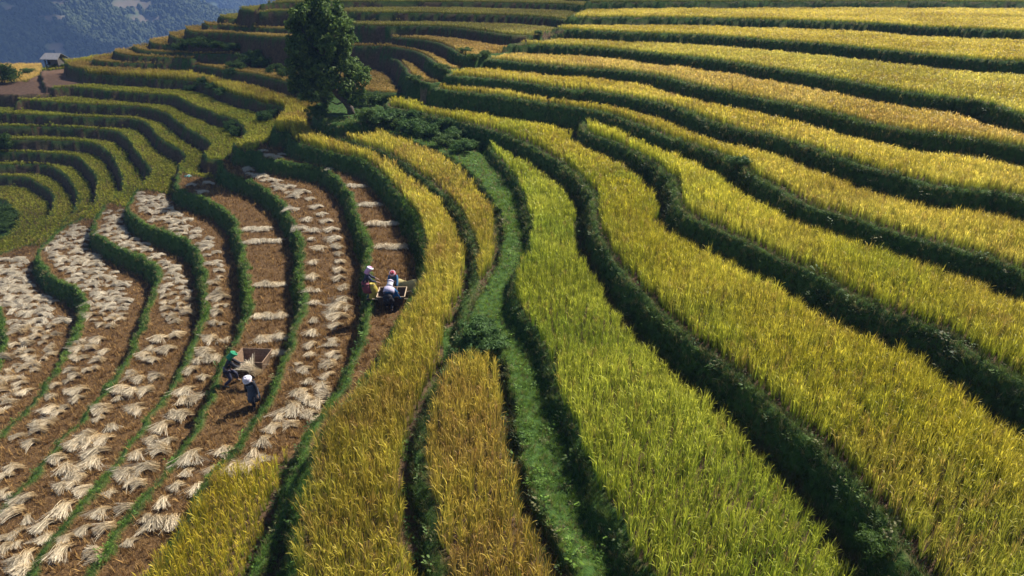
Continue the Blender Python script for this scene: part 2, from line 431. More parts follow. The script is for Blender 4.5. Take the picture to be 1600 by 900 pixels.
RICE_BASE = (own('T1', 'T2', 'T3', 'T4', 'T5', 'T6', 'T7', 'T8', 'T9', 'T10', 'A', 'B', 'K4', 'K5', 'K6', 'K7', 'K8', 'K9', 'K10', 'K7b', 'K6b', 'K4b', 'K3b', 'SPUR', 'H0', 'H1', 'H2')
             | (own(*Fs, 'J') & in_bowl) | (own('F1', 'F2') & in_E)) & flat & ~in_gap & ~brown
RICE = RICE_BASE & (DIN > np.where(in_bowl, 0.2, np.where(own('T1'), 0.14, np.where(own('A', 'B', 'F1', 'F2'), 0.3, 0.46))) + jit * 0.4) & (TOE > np.where(in_bowl, 0.18, np.where(own('A', 'B', 'F1', 'F2'), 0.32, 0.45)))
STUBP = STUB & (DIN > 0.3) & (TOE > 0.1)

# ground cover kinds: stubble soil / bare soil under rice / bare brown field; the rest is grass
cov = np.zeros((NY, NU, 4), np.float32); cov[..., 3] = 1
sm = lambda a, b, v: np.clip((v - a) / (b - a), 0, 1)
cov[..., 0] = np.where(STUB, sm(0.18, 0.34, DIN + jit * 0.3) * sm(-0.02, 0.1, TOE), 0)
cov[..., 1] = np.where(RICE_BASE, sm(0.15, 0.4, DIN), 0)
cov[..., 2] = np.where(brown, 1, 0)
# bare earth shows on the steep banks of the bowl and of the far terraces
cov[..., 1] = np.maximum(cov[..., 1], np.where(ONBANK & (in_bowl | (GY > 62)) & (GX < 5), sm(0.18, 0.38, fbm(GX * 0.7, GY * 0.7, 77, 3)) * 0.95, 0))
cov[..., 1] = np.maximum(cov[..., 1], np.where(ONBANK & ~in_bowl & own('A', 'F1', 'F2', 'F3', 'F4', 'F5', 'F6'), sm(0.55, 0.7, fbm(GX * 1.1, GY * 1.1, 78, 3)) * sm(-0.12, -0.4, DIN) * 0.9, 0))

cov[..., 1] = np.where(OWN < 0, 0, cov[..., 1])
m, n, l = new_mat('terraced_ground')
out = N(n, 'ShaderNodeOutputMaterial'); p = N(n, 'ShaderNodeBsdfPrincipled')
p.inputs['Roughness'].default_value = 0.95; p.inputs['Specular IOR Level'].default_value = 0.1
at = N(n, 'ShaderNodeAttribute', attribute_name='cover'); sp = N(n, 'ShaderNodeSeparateColor'); l.new(at.outputs['Color'], sp.inputs[0])
geo = N(n, 'ShaderNodeNewGeometry')
def nz(scale, det=5):
    x = N(n, 'ShaderNodeTexNoise'); x.inputs['Scale'].default_value = scale; x.inputs['Detail'].default_value = det
    l.new(geo.outputs['Position'], x.inputs['Vector']); return x.outputs[0]
def mixc(fac, a, b):
    x = N(n, 'ShaderNodeMix', data_type='RGBA'); l.new(fac, x.inputs[0]); l.new(a, x.inputs[6]); l.new(b, x.inputs[7]); return x.outputs[2]
rg = ramp(n, [(0.3, (0.022, 0.042, 0.010)), (0.55, (0.042, 0.085, 0.016)), (0.75, (0.075, 0.10, 0.028))]); l.new(nz(6), rg.inputs[0])
rs = ramp(n, [(0.28, (0.042, 0.023, 0.010)), (0.5, (0.080, 0.045, 0.018)), (0.72, (0.16, 0.095, 0.040))]); l.new(nz(14, 7), rs.inputs[0])
re = ramp(n, [(0.3, (0.045, 0.028, 0.016)), (0.7, (0.115, 0.072, 0.040))]); l.new(nz(5), re.inputs[0])
rb = ramp(n, [(0.3, (0.10, 0.062, 0.040)), (0.7, (0.17, 0.10, 0.062))]); l.new(nz(3), rb.inputs[0])
c = mixc(sp.outputs[1], rg.outputs[0], re.outputs[0])
c = mixc(sp.outputs[0], c, rs.outputs[0])
c = mixc(sp.outputs[2], c, rb.outputs[0])
l.new(c, p.inputs['Base Color'])
bp = N(n, 'ShaderNodeBump'); bp.inputs['Strength'].default_value = 0.8; bp.inputs['Distance'].default_value = 0.06
l.new(nz(20, 6), bp.inputs['Height']); l.new(bp.outputs[0], p.inputs['Normal'])
l.new(p.outputs[0], out.inputs[0])
GROUND_MAT = m

def grid_mesh(name, X, Y, Z, mat, colour=None):
    ny, nx = X.shape
    me = bpy.data.meshes.new(name)
    co = np.stack([X, Y, Z], -1).reshape(-1, 3).astype(np.float32)
    i = np.arange(ny * nx).reshape(ny, nx)
    f = np.stack([i[:-1, :-1], i[:-1, 1:], i[1:, 1:], i[1:, :-1]], -1).reshape(-1, 4).astype(np.int32)
    me.vertices.add(len(co)); me.vertices.foreach_set('co', co.ravel())
    me.loops.add(f.size); me.loops.foreach_set('vertex_index', f.ravel())
    me.polygons.add(len(f)); me.polygons.foreach_set('loop_start', np.arange(0, f.size, 4, dtype=np.int32))
    me.update(calc_edges=True)
    me.polygons.foreach_set('use_smooth', np.ones(len(f), bool))
    if colour is not None:
        a = me.color_attributes.new('cover', 'FLOAT_COLOR', 'POINT'); a.data.foreach_set('color', colour.reshape(-1).astype(np.float32))
    me.materials.append(mat)
    o = bpy.data.objects.new(name, me); COL.objects.link(o)
    return o
hill = grid_mesh('hillside', GX, GY, GZ, GROUND_MAT, cov)
tag(hill, 'terraced hillside stepping down from right to left', kind='structure')

# ------------------------------------------------------------------ plants: small meshes, scattered as instances
def blade(V, F, B, base, az, length, lean0, lean1, width, segs=3, var=0.5, taper=True):
    """a curved leaf strip: lean angles from the vertical at foot and tip (degrees)"""
    i0 = len(V)
    d = np.array((math.cos(az), math.sin(az), 0)); s = np.array((-d[1], d[0], 0))
    p = np.array(base, float)
    for k in range(segs + 1):
        t = k / segs
        w = width * ((1 - t) ** 0.6 if taper else (0.35 + 1.3 * math.sin(math.pi * min(1, t * 0.9 + 0.08)))) * 0.5
        if k == segs and taper:
            V.append(p.copy()); B.append(var)
        else:
            V.append(p - s * w); V.append(p + s * w); B += [var, var]
        a = R(lean0 + (lean1 - lean0) * (t + 0.5 / segs))
        p = p + (d * math.sin(a) + np.array((0, 0, 1)) * math.cos(a)) * length / segs
    for k in range(segs):
        a = i0 + 2 * k
        if k == segs - 1 and taper: F.append((a, a + 1, a + 2))
        else: F.append((a, a + 1, a + 3, a + 2))

SRC = bpy.data.collections.new('plant_sources')      # not linked to the scene: only a store of meshes for the scatters
def plant_src(name, col, V, F, B, mat):
    me = bpy.data.meshes.new(name)
    me.from_pydata([tuple(v) for v in V], [], F); me.update()
    a = me.attributes.new('bladevar', 'FLOAT', 'POINT'); a.data.foreach_set('value', np.array(B, np.float32))
    me.materials.append(mat)
    o = bpy.data.objects.new(name, me); col.objects.link(o)
    return o

RICE_MAT = leaf_mat('rice_leaf', 0.5, 0.5, low=(0.34, 0.55, 0.5), lowz=0.1, highz=0.66, rnd=0.42)  # low: green foot, darkened further to paint the shaded gaps between plants
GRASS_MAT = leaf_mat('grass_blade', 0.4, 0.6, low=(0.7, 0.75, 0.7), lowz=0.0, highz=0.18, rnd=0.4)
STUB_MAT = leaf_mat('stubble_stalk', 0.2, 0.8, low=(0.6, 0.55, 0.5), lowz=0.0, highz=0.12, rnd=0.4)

def rice_set(col, name, nleaf, npan, h, wl_, pw, seed, nvar=6):
    rnd = random.Random(seed)
    for v in range(nvar):
        V, F, B = [], [], []
        for k in range(nleaf):
            az = rnd.uniform(0, 2 * math.pi); r = rnd.uniform(0, 0.07)
            base = (r * math.cos(az), r * math.sin(az), 0)
            L = h * rnd.uniform(0.78, 1.22)
            l0 = rnd.uniform(0, 9)
            blade(V, F, B, base, az, L, l0, l0 + rnd.choice((0, 3, 6, 9, 14, 24)), wl_ * rnd.uniform(0.8, 1.3), 3, rnd.random())
        for k in range(npan):                       # grain heads bending over
            az = rnd.uniform(0, 2 * math.pi); r = 0.03 + rnd.uniform(0, 0.06)
            base = (r * math.cos(az), r * math.sin(az), h * rnd.uniform(0.6, 0.82))
            blade(V, F, B, base, az, h * rnd.uniform(0.25, 0.36), rnd.uniform(3, 12), rnd.uniform(25, 95), pw, 4, rnd.uniform(0.6, 1.0), taper=False)
        plant_src('%s_plant' % name, col, V, F, B, RICE_MAT)
RICE_SET = bpy.data.collections.new('rice_plants')
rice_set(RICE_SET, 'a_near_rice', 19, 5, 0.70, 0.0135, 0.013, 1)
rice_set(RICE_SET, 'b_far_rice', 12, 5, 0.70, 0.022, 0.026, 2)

def tuft_set(name, nb, h, w, seed, mat, lean=(5, 75), nvar=5, spread=0.07, broad=0):
    rnd = random.Random(seed)
    col = bpy.data.collections.new(name)
    for v in range(nvar):
        V, F, B = [], [], []
        for k in range(nb):
            az = rnd.uniform(0, 2 * math.pi); r = rnd.uniform(0, spread)
            a2 = rnd.uniform(0, 2 * math.pi)
            l0 = rnd.uniform(0, lean[0] * 3)
            blade(V, F, B, (r * math.cos(a2), r * math.sin(a2), -0.02), az, h * rnd.uniform(0.5, 1.2), l0, l0 + rnd.uniform(8, lean[1]), w * rnd.uniform(0.7, 1.3), 3, rnd.random())
        for k in range(broad):
            az = rnd.uniform(0, 2 * math.pi); r = rnd.uniform(0.02, spread * 1.6)
            blade(V, F, B, (r * math.cos(az), r * math.sin(az), h * rnd.uniform(0.1, 0.7)), az, h * rnd.uniform(0.2, 0.4), rnd.uniform(30, 70), rnd.uniform(80, 120), w * 3.6, 2, rnd.random(), taper=False)
        plant_src('%s_plant' % name, col, V, F, B, mat)
    return col
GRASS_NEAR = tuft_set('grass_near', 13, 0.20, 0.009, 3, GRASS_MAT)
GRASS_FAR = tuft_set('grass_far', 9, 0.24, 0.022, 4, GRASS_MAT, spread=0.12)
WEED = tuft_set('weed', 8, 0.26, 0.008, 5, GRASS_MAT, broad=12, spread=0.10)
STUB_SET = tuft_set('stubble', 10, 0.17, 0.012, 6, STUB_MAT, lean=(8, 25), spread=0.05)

def scatter_group(col, name):
    g = bpy.data.node_groups.new(name, 'GeometryNodeTree')
    g.interface.new_socket('Geometry', in_out='INPUT', socket_type='NodeSocketGeometry')
    g.interface.new_socket('Geometry', in_out='OUTPUT', socket_type='NodeSocketGeometry')
    gi = g.nodes.new('NodeGroupInput'); go = g.nodes.new('NodeGroupOutput')
    ip = g.nodes.new('GeometryNodeInstanceOnPoints')
    ci = g.nodes.new('GeometryNodeCollectionInfo'); ci.inputs[0].default_value = col
    ci.inputs['Separate Children'].default_value = True; ci.inputs['Reset Children'].default_value = True
    ra = g.nodes.new('GeometryNodeInputNamedAttribute'); ra.data_type = 'FLOAT_VECTOR'; ra.inputs[0].default_value = 'turn'
    sa = g.nodes.new('GeometryNodeInputNamedAttribute'); sa.data_type = 'FLOAT_VECTOR'; sa.inputs[0].default_value = 'size'
    L = g.links
    L.new(gi.outputs[0], ip.inputs['Points']); L.new(ci.outputs[0], ip.inputs['Instance'])
    ip.inputs['Pick Instance'].default_value = True
    if col.name == 'rice_plants':
        pk = g.nodes.new('GeometryNodeInputNamedAttribute'); pk.data_type = 'INT'; pk.inputs[0].default_value = 'pick'
        L.new(pk.outputs[0], ip.inputs['Instance Index'])
    L.new(ra.outputs[0], ip.inputs['Rotation']); L.new(sa.outputs[0], ip.inputs['Scale'])
    L.new(ip.outputs[0], go.inputs[0])
    return g
GROUPS = {}
def scatter(name, P, tint, size, col, tilt=0.08, lean=(0, 0), pick=None):
    """one object whose points carry plants: P n x 3, tint n x 3, size n or n x 3"""
    n_ = len(P)
    me = bpy.data.meshes.new(name)
    me.vertices.add(n_); me.vertices.foreach_set('co', np.asarray(P, np.float32).ravel())
    c4 = np.ones((n_, 4), np.float32); c4[:, :3] = tint
    a = me.attributes.new('tint', 'FLOAT_COLOR', 'POINT'); a.data.foreach_set('color', c4.ravel())
    rot = np.stack([rng.normal(lean[0], tilt, n_), rng.normal(lean[1], tilt, n_), rng.uniform(0, 6.283, n_)], -1).astype(np.float32)
    a = me.attributes.new('turn', 'FLOAT_VECTOR', 'POINT'); a.data.foreach_set('vector', rot.ravel())
    s = np.asarray(size, np.float32)
    if s.ndim == 1: s = np.repeat(s[:, None], 3, 1)
    a = me.attributes.new('size', 'FLOAT_VECTOR', 'POINT'); a.data.foreach_set('vector', s.ravel())
    if pick is not None:
        a = me.attributes.new('pick', 'INT', 'POINT'); a.data.foreach_set('value', np.asarray(pick, np.int32))
    me.update()
    o = bpy.data.objects.new(name, me); COL.objects.link(o)
    if col.name not in GROUPS: GROUPS[col.name] = scatter_group(col, 'scatter_' + col.name)
    md = o.modifiers.new('plants', 'NODES'); md.node_group = GROUPS[col.name]
    return o

def inview(P, m=130):
    px, py, d = to_px(P)
    return (px > -m * 2.4) & (px < 1600 + m * 2.4) & (py > -m * 0.8) & (py < 900 + m * 1.3) & (P[..., 1] * CP - P[..., 2] * SP > 1)

def lattice(x0, x1, y0, y1, s, jitter=0.33):
    X, Y = np.meshgrid(np.arange(x0, x1, s), np.arange(y0, y1, s))
    X = X.ravel() + rng.uniform(-jitter, jitter, X.size) * s; Y = Y.ravel() + rng.uniform(-jitter, jitter, Y.size) * s
    return X, Y

# ---- rice
X1, Y1 = lattice(-40, 40, 3, 34, 0.18)
X2, Y2 = lattice(-100, 75, 34, 118, 0.215)
RX = np.concatenate([X1, X2]); RY = np.concatenate([Y1, Y2])
r_, c_ = gidx(RX, RY)
ok = RICE[r_, c_]
RX, RY, r_, c_ = RX[ok], RY[ok], r_[ok], c_[ok]
RP = np.stack([RX, RY, ground(RX, RY)], -1)
ok = inview(RP)
RP, r_, c_ = RP[ok], r_[ok], c_[ok]
ROWN = OWN[r_, c_]; RDIN = DIN[r_, c_]; RTOE = TOE[r_, c_]
RBOWL = in_bowl[r_, c_]; RE = in_E[r_, c_]
def lerp(a, b, t): return np.asarray(a) * (1 - t[:, None]) + np.asarray(b) * t[:, None]
def rice_field(sel, label, c0, c1, green=0.0, edge=0.0, hs=1.0, seed=0, brown_=0.25):
    P = RP[sel]
    if len(P) < 10: return
    t = np.clip((fbm(P[:, 0] * 0.22, P[:, 1] * 0.22, 40 + seed, 3) - 0.5) * 2.6 + 0.5 + rng.normal(0, 0.22, len(P)), 0, 1)
    tint = lerp(c0, c1, t)
    gpatch = np.clip((fbm(P[:, 0] * 0.33, P[:, 1] * 0.33, 60 + seed, 3) - 0.52) * 5, 0, 1) * green
    if edge: gpatch = np.maximum(gpatch, edge * np.exp(-RDIN[sel] / 0.9))
    gpatch = np.clip(gpatch + rng.normal(0, 0.06, len(P)), 0, 1)
    tint = tint * (1 - gpatch[:, None]) + np.array((0.20, 0.29, 0.025)) * gpatch[:, None]
    tint = tint * rng.normal(0.96, 0.15, len(P))[:, None].clip(0.55, 1.4)
    br = np.clip((fbm(P[:, 0] * 0.5 + 9, P[:, 1] * 0.5, 160 + seed, 3) - 0.5) * 3, 0, 1) * brown_ + (rng.random(len(P)) < brown_ * 0.3) * 0.5
    tint = tint * (1 - br[:, None]) + np.array((0.36, 0.20, 0.06)) * br[:, None]
    sz = rng.normal(1.0, 0.12, len(P)).clip(0.65, 1.35) * (0.80 + 0.40 * fbm(P[:, 0] * 0.6, P[:, 1] * 0.6, 5, 3)) * hs
    wide = max(1.0, 0.78 / hs)          # short rice still closes its canopy
    sc = np.stack([sz * wide, sz * wide, sz], -1)
    far = P[:, 1] > 30 + rng.uniform(-4, 4, len(P))
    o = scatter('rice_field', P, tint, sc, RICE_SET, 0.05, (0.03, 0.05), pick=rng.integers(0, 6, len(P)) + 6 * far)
    tag(o, label, kind='stuff')
    return o
isk = lambda *ks: np.isin(ROWN, [KI[k] for k in ks])
GOLD0, GOLD1 = (0.47, 0.345, 0.038), (0.72, 0.555, 0.085)
YG0, YG1 = (0.30, 0.31, 0.025), (0.48, 0.465, 0.05)
Dm = RP[:, 1] < up(745, 545, -11.45)[1]
rice_field(isk('T1'), 'yellow green rice standing beside the central grass path', YG0, YG1, 0.45, 0.0, 0.82, 1, 0.08)
rice_field(isk('T2'), 'yellow rice in the widest terrace of the lower right', (0.42, 0.34, 0.025), (0.62, 0.51, 0.055), 0.45, 0.55, 0.85, 2, 0.3)
rice_field(isk('T3'), 'bright yellow rice in the S-curved terrace ending at the small grassy step', (0.44, 0.36, 0.03), (0.64, 0.53, 0.055), 0.35, 0.5, 0.82, 3)
rice_field(isk('T4'), 'golden rice of the third terrace up from the widest one', GOLD0, GOLD1, 0.15, 0.4, 0.7, 4)
rice_field(isk('T5'), 'golden rice of the fourth terrace up from the widest one', GOLD0, GOLD1, 0.12, 0.35, 0.64, 5, 0.4)
rice_field(isk('T6'), 'narrow strip of ripe golden rice high on the right slope', (0.48, 0.325, 0.055), (0.72, 0.52, 0.12), 0.05, 0.3, 0.58, 6, 0.45)
rice_field(isk('T7'), 'ripe rice in the broad terrace third from the top right', (0.43, 0.33, 0.042), (0.66, 0.53, 0.09), 0.1, 0.35, 0.52, 7)
rice_field(isk('T8'), 'ripe golden rice in the terrace second from the top right', GOLD0, GOLD1, 0.1, 0.35, 0.48, 8)
rice_field(isk('T9'), 'thin strip of golden rice along the top right', GOLD0, GOLD1, 0.1, 0.35, 0.46, 9)
rice_field(isk('T10', 'H0', 'H1', 'H2'), 'dull green rice along the very top of the slope', (0.20, 0.19, 0.03), (0.30, 0.26, 0.05), 0.3, 0.3, 0.45, 10)
rice_field(isk('A'), 'ochre rice in the long curved terrace above the stubble strips', (0.36, 0.26, 0.03), (0.60, 0.48, 0.06), 0.12, 0.25, 0.9, 11, 0.55)
rice_field(isk('B') & ~Dm, 'narrow curved strip of golden rice left of the grass path', (0.38, 0.29, 0.03), (0.60, 0.48, 0.06), 0.1, 0.2, 0.8, 12, 0.45)
rice_field(isk('B') & Dm, 'orange brown rice in the bottom centre plot', (0.34, 0.22, 0.03), (0.57, 0.42, 0.06), 0.1, 0.1, 0.92, 13, 0.7)
rice_field(RE & isk('F1', 'F2'), 'uncut yellow rice wedge at the end of the straw strips', (0.44, 0.32, 0.025), (0.68, 0.52, 0.05), 0.06, 0.1, 0.78, 14, 0.3)
for j, (k, w_) in enumerate((('K4', 'lowest'), ('K5', 'second'), ('K6', 'third'), ('K7', 'fourth'), ('K8', 'fifth'), ('K9', 'sixth'), ('K10', 'seventh'))):
    ks = {'K4': ('K4', 'K3b'), 'K5': ('K5', 'K4b'), 'K6': ('K6', 'K6b'), 'K7': ('K7', 'K7b')}.get(k, (k,))
    cc = ((0.40, 0.24, 0.05), (0.56, 0.36, 0.09)) if j < 4 else ((0.26, 0.22, 0.04), (0.38, 0.32, 0.06))
    rice_field(isk(*ks), 'tawny rice of the %s terrace counted up behind the tree' % w_ if j else 'tawny rice of the lowest terrace behind the tree', *cc, 0.1, 0.2, 0.42, 20 + j)
for j, (k, w_) in enumerate((('F1', 'uppermost'), ('F2', 'second'), ('F3', 'third'), ('F4', 'fourth'), ('F5', 'fifth'), ('F6', 'sixth'), ('F7', 'seventh'), ('I', 'eighth'), ('J', 'lowest'))):
    rice_field(isk(k) & RBOWL, ('olive green rice on the %s terrace down in the left bowl' % w_) if j not in (0, 8) else ('olive green rice on the %s terrace of the left bowl' % w_), (0.33, 0.31, 0.022), (0.50, 0.45, 0.045), 0.35, 0.1, 0.36, 30 + j)
rice_field(isk('SPUR'), 'sunlit golden rice on the distant spur at the far left', (0.5, 0.34, 0.08), (0.62, 0.42, 0.12), 0, 0, 0.9, 50)

# ---- grass, weeds and stubble: counted per ground cell from a density
CELL = np.zeros((NY, NU)); CELL[:-1] = (YS[1:] - YS[:-1])[:, None] * (YS[:-1, None] + 8) * (U[1] - U[0])
GPX, GPY, GDEP = to_px(np.stack([GX, GY, GZ], -1))
VIEW = inview(np.stack([GX, GY, GZ], -1), 110)
def spread(density, seed):
    rr = np.random.default_rng(seed)
    k = rr.poisson(np.where(VIEW, density * CELL, 0))
    r, c = np.nonzero(k); rep = k[r, c]
    r = np.repeat(r, rep); c = np.repeat(c, rep)
    u = U[c] + (rr.random(len(c)) - 0.5) * (U[1] - U[0])
    y = YS[r] + (rr.random(len(r)) - 0.5) * 0.0043 * (YS[r] + 8)
    x = u * (y + 8)
    return np.stack([x, y, ground(x, y)], -1), r, c
sl = np.hypot(np.gradient(GZ, axis=0) / np.gradient(GY, axis=0), np.gradient(GZ, axis=1) / np.gradient(GX, axis=1))
slope = np.sqrt(1 + np.minimum(sl, 2.5) ** 2)
GRASSY = (ONBANK | (flat & ~RICE & ~STUBP & ~brown)) & ((OWN >= 0) | ((GX < -28) & (GY < 64)))
bare = cov[..., 1]
dens = np.where(GRASSY, slope * np.where(GDEP < 22, 120, np.where(GDEP < 36, 70, np.where(GDEP < 60, 30, 14))), 0) * (1 - 0.88 * bare * ONBANK)
def grass(name, label, mask, seed, c0, c1, dry=0.12, hs=1.0, thin=1.0):
    P, r, c = spread(np.where(mask, dens * thin, 0), seed)
    t = np.clip((fbm(P[:, 0] * 0.9, P[:, 1] * 0.9, 90, 3) - 0.5) * 2.4 + 0.5 + rng.normal(0, 0.2, len(P)), 0, 1)
    tint = lerp(c0, c1, t)
    d = (rng.random(len(P)) < dry * (0.4 + 1.6 * fbm(P[:, 0] * 0.5, P[:, 1] * 0.5, 95, 2)))
    lit = np.where(ONBANK[r, c], 0.62 if name == 'bank_grass' and seed == 102 else 0.78, 1.2)[:, None]; tint = tint * lit        # sun and shade put into the tint: flat lips brightened, bank faces darkened
    tint[d] = lerp((0.20, 0.17, 0.06), (0.30, 0.25, 0.10), rng.random(d.sum()))
    w = (rng.random(len(P)) < 0.07)
    near = GDEP[r, c] < 30
    sz = rng.normal(1, 0.25, len(P)).clip(0.45, 1.9) * hs
    for msk, col, nm in ((near & ~w, GRASS_NEAR, ''), (~near & ~w, GRASS_FAR, ''), (w, WEED, 'w')):
        if msk.sum() < 5: continue
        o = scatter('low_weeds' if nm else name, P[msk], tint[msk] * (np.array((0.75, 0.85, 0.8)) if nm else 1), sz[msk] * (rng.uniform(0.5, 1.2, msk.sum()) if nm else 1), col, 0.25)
        tag(o, ('low broad-leaved weeds among the ' if nm else '') + label, kind='stuff')
gpath = own('G') & flat
lowbank = own(*Fs, 'A') & ~in_bowl & (GY < 60)
farbank = (in_bowl | (GY > 50)) & (GX < 2) & ~gpath
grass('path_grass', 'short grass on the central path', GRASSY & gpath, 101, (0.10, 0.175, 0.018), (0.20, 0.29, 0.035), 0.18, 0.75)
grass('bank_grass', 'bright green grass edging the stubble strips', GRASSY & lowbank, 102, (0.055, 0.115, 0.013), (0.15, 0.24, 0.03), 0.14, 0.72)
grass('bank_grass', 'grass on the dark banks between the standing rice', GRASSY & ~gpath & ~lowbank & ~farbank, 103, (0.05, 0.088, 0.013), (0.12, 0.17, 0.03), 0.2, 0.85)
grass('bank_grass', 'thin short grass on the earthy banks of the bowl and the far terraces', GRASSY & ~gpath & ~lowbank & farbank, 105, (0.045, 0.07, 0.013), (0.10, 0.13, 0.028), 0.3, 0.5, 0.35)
P, r, c = spread(np.where(STUBP, np.where(GDEP < 32, 46, 26), 0), 104)
tint = lerp((0.18, 0.092, 0.028), (0.56, 0.35, 0.12), np.clip(rng.normal(0.5, 0.3, len(P)), 0, 1))
o = scatter('rice_stubble', P, tint, rng.normal(1.15, 0.3, len(P)).clip(0.4, 1.9), STUB_SET, 0.2)
tag(o, 'brown cut rice stubble covering the harvested strips', kind='stuff')
print('RICE', len(RP))

# ------------------------------------------------------------------ far mountains, valley, haze and the cloud that shades the bowl
def ridge_h(X, Y, pts, k):
    Z = np.full(X.shape, -400.0)
    for (a, b) in zip(pts[:-1], pts[1:]):
        dx, dy = b[0] - a[0], b[1] - a[1]
        t = np.clip(((X - a[0]) * dx + (Y - a[1]) * dy) / (dx * dx + dy * dy), 0, 1)
        d = np.hypot(X - a[0] - t * dx, Y - a[1] - t * dy)
        Z = np.maximum(Z, a[2] + t * (b[2] - a[2]) - k * d)
    return Z
mx_ = np.concatenate([np.linspace(-2900, -800, 80), np.linspace(-795, -260, 150), np.linspace(-250, 900, 50)]); my_ = np.concatenate([np.linspace(175, 640, 50), np.linspace(644, 960, 130), np.linspace(970, 1500, 60), np.linspace(1520, 3600, 80)])
MX, MY = np.meshgrid(mx_, my_)
wx = (fbm(MX / 260, MY / 260, 201, 4) - 0.5) * 190; wy = (fbm(MX / 260, MY / 260, 202, 4) - 0.5) * 190
MZ = np.maximum.reduce([
    ridge_h(MX + wx, MY + wy, [(-1900, 760, 420), (-1250, 800, 260), (-900, 830, 170), (-640, 860, 62), (-428, 905, -46), (-392, 920, -84), (-300, 950, -175)], 0.62),
    ridge_h(MX + wx, MY + wy, [(-900, 830, 120), (-760, 560, -40), (-640, 380, -140)], 0.7),
    ridge_h(MX + wx, MY + wy, [(-1500, 780, 330), (-1250, 520, 80), (-1000, 330, -60)], 0.7),
    ridge_h(MX + wx, MY + wy, [(-2600, 2300, 700), (-1300, 2000, 330), (-880, 1750, 40), (-500, 1900, 260), (600, 2000, 620)], 0.6),
    ridge_h(MX + wx, MY + wy, [(-780, 1600, 60), (-640, 1350, -90)], 0.6)])
MZ = np.minimum(np.maximum(MZ, -175), 150 + (MZ - 150) * 0.12) + (fbm(MX / 70, MY / 70, 203, 4) - 0.5) * 38 + (fbm(MX / 20, MY / 20, 204, 2) - 0.5) * 9
near_drop = np.clip((420 - MY) / 245, 0, 1)
MZ = np.minimum(MZ, -62 - 60 * (1 - near_drop) + 9999 * (MY > 420))
m, n, l = new_mat('mountain_ground')
out = N(n, 'ShaderNodeOutputMaterial'); p = N(n, 'ShaderNodeBsdfPrincipled'); p.inputs['Roughness'].default_value = 0.95
geo = N(n, 'ShaderNodeNewGeometry')
a1 = N(n, 'ShaderNodeTexNoise'); a1.inputs['Scale'].default_value = 0.03; a1.inputs['Detail'].default_value = 6; l.new(geo.outputs['Position'], a1.inputs['Vector'])
a2 = N(n, 'ShaderNodeTexNoise'); a2.inputs['Scale'].default_value = 0.0085; a2.inputs['Detail'].default_value = 2; l.new(geo.outputs['Position'], a2.inputs['Vector'])
r1 = ramp(n, [(0.35, (0.020, 0.035, 0.012)), (0.65, (0.055, 0.080, 0.028))]); l.new(a1.outputs[0], r1.inputs[0])
r2 = ramp(n, [(0.60, (0, 0, 0)), (0.63, (1, 1, 1))]); l.new(a2.outputs[0], r2.inputs[0])
mm = N(n, 'ShaderNodeMix', data_type='RGBA'); pat = N(n, 'ShaderNodeAttribute', attribute_name='cover'); psp = N(n, 'ShaderNodeSeparateColor'); l.new(pat.outputs['Color'], psp.inputs[0]); l.new(psp.outputs[0], mm.inputs[0]); l.new(r1.outputs[0], mm.inputs[6]); mm.inputs[7].default_value = (0.105, 0.085, 0.055, 1)
l.new(mm.outputs[2], p.inputs['Base Color']); l.new(p.outputs[0], out.inputs[0])
PATCH = np.zeros(MX.shape)
mpx, mpy, _ = to_px(np.stack([MX, MY, MZ], -1))
for (ex, ey, ew, eh) in ((98, 5, 20, 5), (82, 29, 28, 5), (208, 8, 34, 9), (230, 30, 26, 7), (90, 75, 14, 8), (20, 15, 14, 5), (150, 52, 10, 4)):
    PATCH = np.maximum(PATCH, np.clip(1.6 - ((mpx - ex) / ew) ** 2 - ((mpy - ey) / eh) ** 2, 0, 1) * (MY < 1100))
mcov = np.zeros(MX.shape + (4,)); mcov[..., 0] = PATCH; mcov[..., 3] = 1
mo = grid_mesh('mountains', MX, MY, MZ, m, mcov)
tag(mo, 'hazy blue wooded mountainside beyond the valley', kind='structure')

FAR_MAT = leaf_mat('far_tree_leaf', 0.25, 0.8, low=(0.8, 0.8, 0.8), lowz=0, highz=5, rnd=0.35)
FT = bpy.data.collections.new('far_tree_crowns')
for v in range(4):
    bm = bmesh.new(); bmesh.ops.create_icosphere(bm, subdivisions=2, radius=1)
    rr = random.Random(v)
    V = []
    for q in bm.verts:
        f = 1 + rr.uniform(-0.32, 0.25)
        V.append((q.co.x * f, q.co.y * f, (q.co.z * f + 0.6) * 1.15))
    Fc = [tuple(q.index for q in f.verts) for f in bm.faces]; bm.free()
    plant_src('far_tree', FT, V, Fc, [rr.random() for _ in V], FAR_MAT)
def mz_at(x, y):
    cx = np.clip(np.searchsorted(mx_, x), 1, len(mx_) - 1); cy = np.clip(np.searchsorted(my_, y), 1, len(my_) - 1)
    fx = (x - mx_[cx - 1]) / (mx_[cx] - mx_[cx - 1]); fy = (y - my_[cy - 1]) / (my_[cy] - my_[cy - 1])
    return (MZ[cy - 1, cx - 1] * (1 - fx) + MZ[cy - 1, cx] * fx) * (1 - fy) + (MZ[cy, cx - 1] * (1 - fx) + MZ[cy, cx] * fx) * fy
fx_ = rng.uniform(-1250, -250, 260000); fy_ = rng.uniform(420, 1500, 260000)
FP = np.stack([fx_, fy_, mz_at(fx_, fy_)], -1)
qx, qy, qd = to_px(FP)
dn = fbm(fx_ / 60, fy_ / 60, 210, 3)
ci_ = np.clip(np.searchsorted(mx_, fx_), 0, len(mx_) - 1); ri_ = np.clip(np.searchsorted(my_, fy_), 0, len(my_) - 1)
dn = dn - PATCH[ri_, ci_]
keep = (qx > -120) & (qx < 470) & (qy > -90) & (qy < 150) & (dn + rng.normal(0, 0.05, len(dn)) > 0.30)
